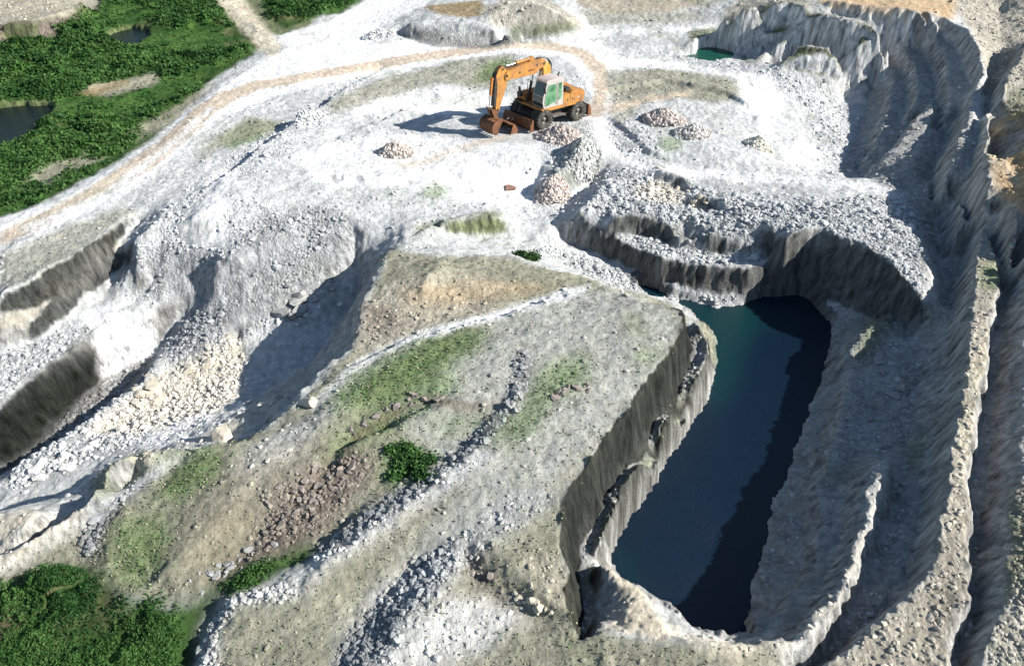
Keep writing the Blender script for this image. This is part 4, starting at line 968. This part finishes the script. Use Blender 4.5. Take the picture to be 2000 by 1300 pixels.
# boom
def arm_prism(pts, y0, y1, mat, name, parent=exc, bev=.02, label=None):
    b = B(); prism(b, pts, y0, y1); return part(name, b, mat, parent, bev, label=label)
BY0, BY1 = -.32, .12
foot = arm_prism([(.75, 1.15), (.38, 1.15), (-.02, 2.8), (.04, 3.05), (.30, 3.32), (.55, 3.42), (.72, 3.30), (.52, 3.0), (.5, 2.6)], BY0 + .02, BY1 - .02, M_YEL, 'lower_boom', label='faded yellow lower boom section')
boom = arm_prism([(3.12, 2.80), (2.1, 2.76), (1.05, 2.78), (.86, 2.98), (.40, 3.1), (.38, 3.38), (.5, 3.46), (1.2, 3.47), (1.85, 3.44), (2.45, 3.36), (3.05, 3.24), (3.2, 3.0)], BY0, BY1, M_OR, 'upper_boom')
for xx, zz in ((.5, 3.25), (3.08, 3.02), (1.0, 3.25), (2.2, 3.05)):
    b = B(); tube(b, (xx, BY0 - .03, zz), (xx, BY1 + .03, zz), .07 if xx in (.5, 3.08) else .04, seg=16); part('pivot_pin', b, M_BLK, boom)
b = B(); box(b, 1.12, 1.62, BY1 + .001, BY1 + .007, 2.98, 3.10); pl_ = part('maker_plate', b, M_OR2, boom)
# dark lettering worn off the boom side
cu = bpy.data.curves.new('boom_lettering', 'FONT'); cu.body = 'A900C'; cu.size = .17; cu.extrude = .003; cu.align_x = 'CENTER'
tmp = bpy.data.objects.new('tmp', cu); C.objects.link(tmp); dg = bpy.context.evaluated_depsgraph_get(); me = bpy.data.meshes.new_from_object(tmp.evaluated_get(dg)); bpy.data.objects.remove(tmp)
me.materials.clear(); me.materials.append(M_RUST); lt = link('boom_lettering', me, boom, (1.37, BY1 + .010, 2.985)); lt.rotation_euler = (math.pi / 2, 0, math.pi)
# hoses over the boom
def hose(pts, r, name, parent, mat=None):
    cu = bpy.data.curves.new(name, 'CURVE'); cu.dimensions = '3D'; cu.bevel_depth = r; cu.bevel_resolution = 2; cu.resolution_u = 6
    sp = cu.splines.new('NURBS'); sp.points.add(len(pts) - 1); sp.use_endpoint_u = True; sp.order_u = 3
    for p_, v_ in zip(sp.points, pts): p_.co = (*v_, 1)
    t_ = bpy.data.objects.new('tmp', cu); C.objects.link(t_); me = bpy.data.meshes.new_from_object(t_.evaluated_get(bpy.context.evaluated_depsgraph_get())); bpy.data.objects.remove(t_)
    me.materials.clear(); me.materials.append(mat or M_BLK); me.name = name; return link(name, me, parent)
for k in range(4):
    y_ = -.24 + k * .045
    hose([(.25, y_, 1.4), (-.1, y_, 2.3), (-.2 - .03 * k, y_, 3.0), (-.02, y_, 3.35), (.3, y_, 3.5), (.8, y_, 3.52)], .018, 'hose', boom)
for k in range(3):
    y_ = -.26 + k * .12
    hose([(2.2, y_, 3.42), (2.8, y_, 3.45), (3.5, y_, 3.4), (3.85, y_, 3.05), (3.82, y_, 2.6), (3.7, y_, 2.4)], .02, 'hose', boom)
# cylinders
def cylinder(a, b_, r, f=.6, parent=exc, mat=None):
    a = Vector(a); b_ = Vector(b_); m_ = a + (b_ - a) * f
    q = B(); tube(q, a, m_, r); tube(q, a - (m_ - a).normalized() * .06, a + (m_ - a).normalized() * .05, r * 1.25); tube(q, m_ - (m_ - a).normalized() * .06, m_, r * 1.2)
    o = part('hydraulic_cylinder', q, mat or M_OR, parent)
    q = B(); tube(q, m_, b_, r * .5); part('piston_rod', q, M_CHR, o)
cylinder((1.25, -.1, 3.6), (2.95, -.1, 3.47), .085, .62)
q = B(); prism(q, [(1.05, 3.44), (1.45, 3.44), (1.3, 3.68), (1.18, 3.68)], -.2, 0.0); part('cylinder_bracket', q, M_OR, boom, .01)
for ys in (-.42, .22): cylinder((1.2, ys, 1.25), (.75, ys, 2.9), .075, .6, mat=M_BLK)
# arm (stick)
arm = arm_prism([(3.30, 3.56), (3.02, 3.30), (2.98, 2.72), (3.12, 2.30), (3.42, 1.62), (3.56, 1.22), (3.80, 1.20), (3.78, 1.5), (3.72, 2.05), (3.66, 2.6), (3.74, 3.10), (3.56, 3.42)], -.26, .06, M_OR, 'arm')
b = B(); prism(b, [(3.74, 1.5), (3.90, 1.5), (3.84, 2.3), (3.78, 3.0), (3.66, 3.3), (3.6, 2.6)], -.24, .04); part('arm_front_plate', b, M_BLK, arm, .01)
for xx, zz, r_ in ((3.66, 1.3, .06), (3.3, 3.4, .05)):
    b = B(); tube(b, (xx, -.3, zz), (xx, .1, zz), r_); part('pivot_pin', b, M_BLK, arm)
cylinder((3.90, -.1, 2.95), (4.12, -.1, 1.52), .075, .58, mat=M_OR2)
b = B()
for ys in (-.3, .1): prism(b, [(3.66, 1.22), (4.1, 1.45), (4.2, 1.55), (4.12, 1.38), (3.95, .95), (3.8, .8), (3.7, .9)], ys - .025, ys + .025)
prism(b, [(3.6, 1.25), (3.9, 1.35), (4.25, 1.5), (4.22, 1.42), (3.95, .85), (3.62, .8)], -.2, .0)
part('bucket_link', b, M_RUST, exc, .008)
# bucket: open mouthed shell with round back, side plates and teeth
def bucket(cx, cz, r, y0, y1, a0, a1, name, label):
    b = B(); n = 16; P1 = [(cx + r * math.cos(a0 + (a1 - a0) * k / n), cz + r * (.92) * math.sin(a0 + (a1 - a0) * k / n)) for k in range(n + 1)]
    P2 = [(cx + (r - .035) * math.cos(a0 + (a1 - a0) * k / n), cz + (r - .035) * .92 * math.sin(a0 + (a1 - a0) * k / n)) for k in range(n + 1)]
    for k in range(n): prism(b, [P1[k], P1[k + 1], P2[k + 1], P2[k]], y0, y1)
    bmesh.ops.remove_doubles(b, verts=b.verts, dist=1e-5)
    o = part(name, b, M_RUST, exc, 0, label=label)
    for ys in (y0, y1):
        q = B(); prism(q, P1, ys - .02, ys + .02); part('side_plate', q, M_RUST, o, .004)
        q = B(); a_, c_ = Vector((P1[0][0], 0, P1[0][1])), Vector((P1[-1][0], 0, P1[-1][1])); d_ = (c_ - a_).normalized() * .0
        n_ = Vector((-(c_ - a_).z, 0, (c_ - a_).x)).normalized() * .05
        prism(q, [(a_.x, a_.z), (c_.x, c_.z), (c_.x + n_.x, c_.z + n_.z), (a_.x + n_.x, a_.z + n_.z)], ys - .03, ys + .03); part('edge_strip', q, M_RUST, o)
    return o, P1
bk, P1 = bucket(3.98, .52, .46, -.58, .58, math.radians(-62), math.radians(118), 'bucket', 'rusty brown digging bucket with a round back')
for k in range(5):
    q = B(); y_ = -.5 + k * .25; x_, z_ = P1[0]
    prism(q, [(x_ + .04, z_ - .03), (x_ + .03, z_ + .05), (x_ - .2, z_ + .0), (x_ - .2, z_ - .02)], y_ - .05, y_ + .05); part('tooth', q, M_RUST, bk)
# opened clam half nearer the blade
b = B(); prism(b, [(2.98, .52), (3.34, .62), (3.36, .59), (3.02, .48)], -.66, .66); prism(b, [(2.98, .52), (3.02, .50), (2.72, .02), (2.68, .04)], -.66, .66)
jw = part('bucket_jaw', b, M_RUST, exc, 0, label='dark rusty front half of the opened bucket')
for ys in (-.66, .66):
    b = B(); prism(b, [(2.98, .55), (3.06, .52), (3.26, .0), (2.64, .0)], ys - .02, ys + .02); part('side_plate', b, M_RUST, jw, .004)
b = B(); prism(b, [(3.3, .58), (3.36, .66), (3.75, .86), (3.8, .76)], -.3, .1); part('jaw_arm', b, M_BLK, jw, .01)
for k in range(7):
    b = B(); tube(b, (2.75 + rng.uniform(-.15, .15), -.55 + k * .09, .45 + rng.uniform(-.05, .2)), (2.6 + rng.uniform(-.1, .2), -.5 + k * .08, .55 + rng.uniform(0, .15)), .035, seg=8); part('hose_coupling', b, M_RIM, jw)

# ------------------------------------------------------------------ heaps of spoil, boulders, bushes: each a thing
def heap(px, py, rx, ry, hgt, rot, col, label, name='rubble_heap', cell=.22):
    cx, cy, _ = ground([(px, py)])[0]; n = 90
    u, v = np.meshgrid(np.linspace(-1, 1, n), np.linspace(-1, 1, n)); u, v = u.ravel(), v.ravel()
    ca, sa = math.cos(rot), math.sin(rot); x = cx + u * rx * ca - v * ry * sa; y = cy + u * rx * sa + v * ry * ca
    rr_ = np.hypot(u, v) + .40 * fbm(x * .9, y * .9, int(px), 4)
    d, i1 = worley(x / cell, y / cell, 7 + int(px)); d2, i2 = worley(x / cell * 2, y / cell * 2, 9)
    top = np.clip(1.02 - rr_, -.3, 1); dome = .8 * hgt * np.where(top > 0, top ** 1.2, top)
    z0 = relief(x, y)[0]
    z = z0 - .03 + dome + np.where(top > 0, (np.sqrt(np.clip(1 - (d / .75) ** 2, 0, 1)) * cell * (.1 + .3 * i1) + np.sqrt(np.clip(1 - (d2 / .75) ** 2, 0, 1)) * cell * .15 * i2) * np.clip(top * 5, 0, 1), 0)
    cz = float(z0.mean()); idx = np.arange(n * n).reshape(n, n); q = np.stack([idx[:-1, :-1], idx[:-1, 1:], idx[1:, 1:], idx[1:, :-1]], -1).reshape(-1, 4)
    keep = (top[q] > -.12).any(1); q = q[keep]
    used, inv = np.unique(q, return_inverse=True); inv = inv.reshape(q.shape)
    c = np.array(col)[None] * (.7 + .6 * i1[used])[:, None]
    V1 = np.stack([x - cx, y - cy, z - cz], 1)[used]
    ok_ = np.nonzero(top > -.02)[0]; m_ = 900; pk_ = rng.choice(ok_, m_); s_ = .025 + .085 * rng.random(m_) ** 2.5
    V2 = ICO_V[None] * rng.uniform(.6, 1.35, (m_, 12, 1)) * s_[:, None, None] + np.stack([x[pk_] - cx + rng.uniform(-.04, .04, m_), y[pk_] - cy + rng.uniform(-.04, .04, m_), z[pk_] - cz + s_ * .3], 1)[:, None]
    c2 = np.repeat((np.array(col)[None] * rng.uniform(.65, 1.35, (m_, 1)))[:, None], 12, 1).reshape(-1, 3)
    T1 = np.concatenate([inv[:, [0, 1, 2]], inv[:, [0, 2, 3]]]); T2 = (ICO_F[None] + (np.arange(m_) * 12)[:, None, None]).reshape(-1, 3) + len(V1)
    o = soup(name, np.concatenate([V1, V2.reshape(-1, 3)]), np.concatenate([T1, T2]), M_STONE, smooth=False, cols=np.clip(np.concatenate([c, c2]), .03, .8)); o.location = (cx, cy, cz)
    return tag(o, label, 'rubble heap')
PK = (.50, .44, .40)
heap(772, 300, 1.0, .75, .85, .1, PK, 'small pinkish rubble heap alone on the white flat left of the excavator')
heap(1094, 268, 1.25, 1.2, .9, .5, PK, 'large pinkish rubble heap right below the front wheels of the excavator')
heap(1076, 374, 1.0, .7, .8, .3, PK, 'pinkish rubble heap at the foot of the grey spur')
heap(1297, 236, 1.25, .95, .9, 0, PK, 'broad pinkish rubble heap on the flat to the right of the dirt road')
heap(1480, 288, .75, .6, .75, 0, (.62, .6, .52), 'low pale heap with a dark foot on the right hand flat')
heap(1350, 262, 1.1, .8, .6, .3, (.5, .48, .45), 'greyish rubble heap beside a dark green bank on the right hand flat')
heap(1135, 300, 1.5, .9, .8, 1.1, (.42, .42, .40), 'long grey spoil spur running down from the excavator stand')
heap(600, 232, 1.3, .8, .5, .5, (.52, .52, .52), 'grey rubble mound beside the haul road left of the grassy patch')
heap(740, 72, 1.3, .6, .5, .5, (.5, .5, .5), 'small grey rubble mound near the top road junction')

def rock_mesh(k):
    r_ = random.Random(k); bm = bmesh.new(); bmesh.ops.create_icosphere(bm, subdivisions=3, radius=1)
    pl = [(Vector((r_.gauss(0, 1), r_.gauss(0, 1), r_.gauss(0, 1))).normalized(), r_.uniform(.45, .8)) for _ in range(14)]
    for v in bm.verts:
        for n_, d_ in pl:
            e = v.co.dot(n_) - d_
            if e > 0: v.co -= n_ * e
        v.co *= 1.25 + .05 * math.sin(v.co.x * 9 + k) * math.sin(v.co.y * 8)
    me = bpy.data.meshes.new('boulder'); bm.to_mesh(me); bm.free(); return me
def mat_rock(name, c1, c2): return noisy(name, c1, .9, .15, scale=2.5, col2=c2, amount=.5, bump=.6, bscale=9)
RM = dict(pink=mat_rock('pink_rock', (.32, .275, .245), (.16, .14, .125)), cream=mat_rock('cream_rock', (.60, .54, .43), (.40, .36, .29)), grey=mat_rock('grey_rock', (.38, .375, .36), (.22, .22, .21)), red=mat_rock('red_rock', (.30, .17, .125), (.20, .13, .10)), white=mat_rock('white_rock', (.72, .70, .66), (.5, .49, .46)))
RMESH = {}
for kk in RM:
    for i_ in range(5):
        m_ = rock_mesh(i_ * 7 + len(kk)); m_.materials.append(RM[kk]); RMESH[kk, i_] = m_
def boulder(px, py, size, kind, label, group=None, flat=.65, stretch=1.3):
    x, y, _ = ground([(px, py)])[0]; z = float(relief(np.array([x]), np.array([y]))[0][0])
    o = link('boulder', RMESH[kind, random.randrange(5)], None, (x, y, z + size * flat * .25))
    o.scale = (size * random.uniform(1, stretch), size * random.uniform(.75, 1), size * flat); o.rotation_euler = (random.uniform(-.25, .25), random.uniform(-.25, .25), random.uniform(0, 6.28))
    return tag(o, label, 'boulder', group)
def along(pts, n, spread, smin, smax, kind, label, group, flat=.65):
    P_ = [Vector(p) for p in pts]; L_ = [(b - a).length for a, b in zip(P_[:-1], P_[1:])]
    for _ in range(n):
        t_ = random.uniform(0, sum(L_)); k = 0
        while t_ > L_[k] and k < len(L_) - 1: t_ -= L_[k]; k += 1
        q = P_[k].lerp(P_[k + 1], t_ / L_[k]); boulder(q.x + random.gauss(0, spread), q.y + random.gauss(0, spread * .7), smin + (smax - smin) * random.random() ** 2.2, kind, label, group, flat)
along([(545, 1000), (600, 960), (650, 930), (720, 885)], 46, 22, .05, .15, 'pink', 'pinkish grey boulder tumbled in the rocky gully of the plateau', 'boulders in the rocky gully')
along([(520, 1060), (450, 1100), (380, 1150)], 26, 14, .04, .13, 'grey', 'dark grey boulder along the shrubby lower end of the gully', 'boulders at the lower gully end')
along([(1022, 700), (1030, 740), (1015, 770), (995, 800)], 26, 9, .08, .2, 'grey', 'grey boulder in the short line of rocks on top of the plateau', 'line of rocks on the plateau')
along([(1075, 775), (1110, 763), (1145, 755)], 18, 5, .07, .16, 'pink', 'brownish boulder in the small oblong rock pile on the plateau', 'oblong rock pile')
along([(680, 845), (740, 805), (800, 785), (860, 780)], 24, 7, .06, .17, 'pink', 'brownish stone edging the curved dark crack across the plateau', 'stones along the curved crack')
along([(250, 780), (330, 745), (400, 715), (460, 680)], 40, 18, .12, .38, 'cream', 'cream coloured rock slab on the sunlit rubble of the west pit', 'cream slabs in the west pit', .4)
along([(560, 620), (600, 590), (640, 570)], 16, 16, .2, .45, 'grey', 'large grey boulder lying in the shade of the west pit', 'shaded boulders in the west pit', .45)
along([(20, 940), (120, 900), (200, 870)], 20, 12, .12, .3, 'white', 'pale rock on the floor left of the yellowish ridge', 'pale rocks by the yellowish ridge', .45)
along([(1725, 700), (1760, 740), (1740, 840), (1780, 870)], 24, 16, .1, .3, 'grey', 'grey boulder on the shaded bench above the lake', 'boulders on the shaded bench', .6)
along([(1000, 1165), (1050, 1185), (1080, 1195)], 10, 6, .07, .16, 'cream', 'pale boulder beside the reddish crease near the south end of the plateau', 'pale boulders by the reddish crease')
along([(1270, 345), (1300, 380), (1380, 400), (1250, 370)], 40, 14, .09, .22, 'cream', 'cream boulder in the coarse rubble right below the road bend', 'cream boulders below the road bend')
boulder(995, 370, .3, 'red', 'reddish flat stone on the white slope below the excavator', None, .3)
boulder(440, 858, .42, 'cream', 'round tan boulder at the southern tip of the west pit wall', None, .6)
boulder(958, 1124, .13, 'pink', 'pinkish boulder in the hollow near the south end of the plateau', None, .8)
boulder(1560, 600, .5, 'cream', 'flat pale rock at the north east corner of the lake', None, .25, 1.8)
boulder(600, 785, .35, 'cream', 'flat cream rock on the plateau edge above the west pit', None, .35)

M_BARK = noisy('bark', (.10, .07, .045), .9, .2, scale=8, col2=(.05, .04, .03))
def bush(px, py, rx, ry, hgt, dark, label, n=2600, leaf=.1):
    x, y, _ = ground([(px, py)])[0]; z = float(relief(np.array([x]), np.array([y]))[0][0])
    root = tag(empty('bush', (x, y, z)), label, 'bush')
    k = 14; cen = np.stack([rng.uniform(-.75, .75, k) * rx, rng.uniform(-.75, .75, k) * ry, rng.uniform(.2, .55, k) * hgt], 1)
    which = rng.integers(0, k, n); d = rng.normal(size=(n, 3)); d /= np.linalg.norm(d, axis=1)[:, None]; d *= rng.uniform(.55, 1, (n, 1)) ** .5
    far_ = rng.random(n) < .2; d[far_] *= rng.uniform(1, 2.2, (int(far_.sum()), 1)); p_ = cen[which] + d * np.array([rx * .3, ry * .3, hgt * .5]) * rng.uniform(.5, 1.2, (k, 1))[which]; 
    gz = relief(p_[:, 0] + x, p_[:, 1] + y)[0] - z; p_[:, 2] = np.maximum(p_[:, 2] + gz * .8, gz + .02)
    v = np.clip(.5 + rng.normal(size=(n, 1)) * .25 + .25 * (which[:, None] % 3 - 1), 0, 1)
    c = (np.array((.016, .06, .014)) * (1 - v) + np.array((.09, .20, .045)) * v) * (.6 if dark else 1)
    V, Fc, cc = leaf_soup(p_[:, 0], p_[:, 1], p_[:, 2], leaf * rng.uniform(.7, 1.4, n), c)
    soup('foliage', V, Fc, M_LEAF, root, cols=cc)
    b = B()
    for q in cen: tube(b, (q[0] * .15, q[1] * .15, -.1), tuple(q * .9), .025, .01, seg=6)
    part('stems', b, M_BARK, root)
bush(800, 912, .95, .75, .2, 0, 'bright green bush in the rocky gully of the plateau', 3600)
bush(1030, 508, .6, .55, .35, 1, 'small dark bush on the pale path north of the plateau')
print('things', time.time() - T0)

# ------------------------------------------------------------------ light
w = bpy.data.worlds.new('World'); scene.world = w; w.use_nodes = True
sky = w.node_tree.nodes.new('ShaderNodeTexSky'); sky.sky_type = 'NISHITA'; sky.sun_disc = False
SUN_EL = math.radians(31); SUN_AZ = math.radians(97)
sky.sun_elevation = SUN_EL; sky.sun_rotation = SUN_AZ; sky.air_density = 1.2; sky.dust_density = .3; sky.ozone_density = 2.5
bg = w.node_tree.nodes['Background']; w.node_tree.links.new(sky.outputs[0], bg.inputs[0]); bg.inputs[1].default_value = .066
sd = bpy.data.lights.new('sun', 'SUN'); sd.energy = 5; sd.angle = math.radians(.5); sd.color = (1, .965, .91)
so = bpy.data.objects.new('sun', sd); C.objects.link(so)
dirv = Vector((math.sin(SUN_AZ) * math.cos(SUN_EL), math.cos(SUN_AZ) * math.cos(SUN_EL), math.sin(SUN_EL)))
so.rotation_euler = dirv.to_track_quat('Z', 'Y').to_euler(); so.location = (30, 0, 40)
vs = scene.view_settings; vs.view_transform = 'Standard'; vs.look = 'None'; vs.exposure = .87; vs.gamma = 1
print('done', time.time() - T0)
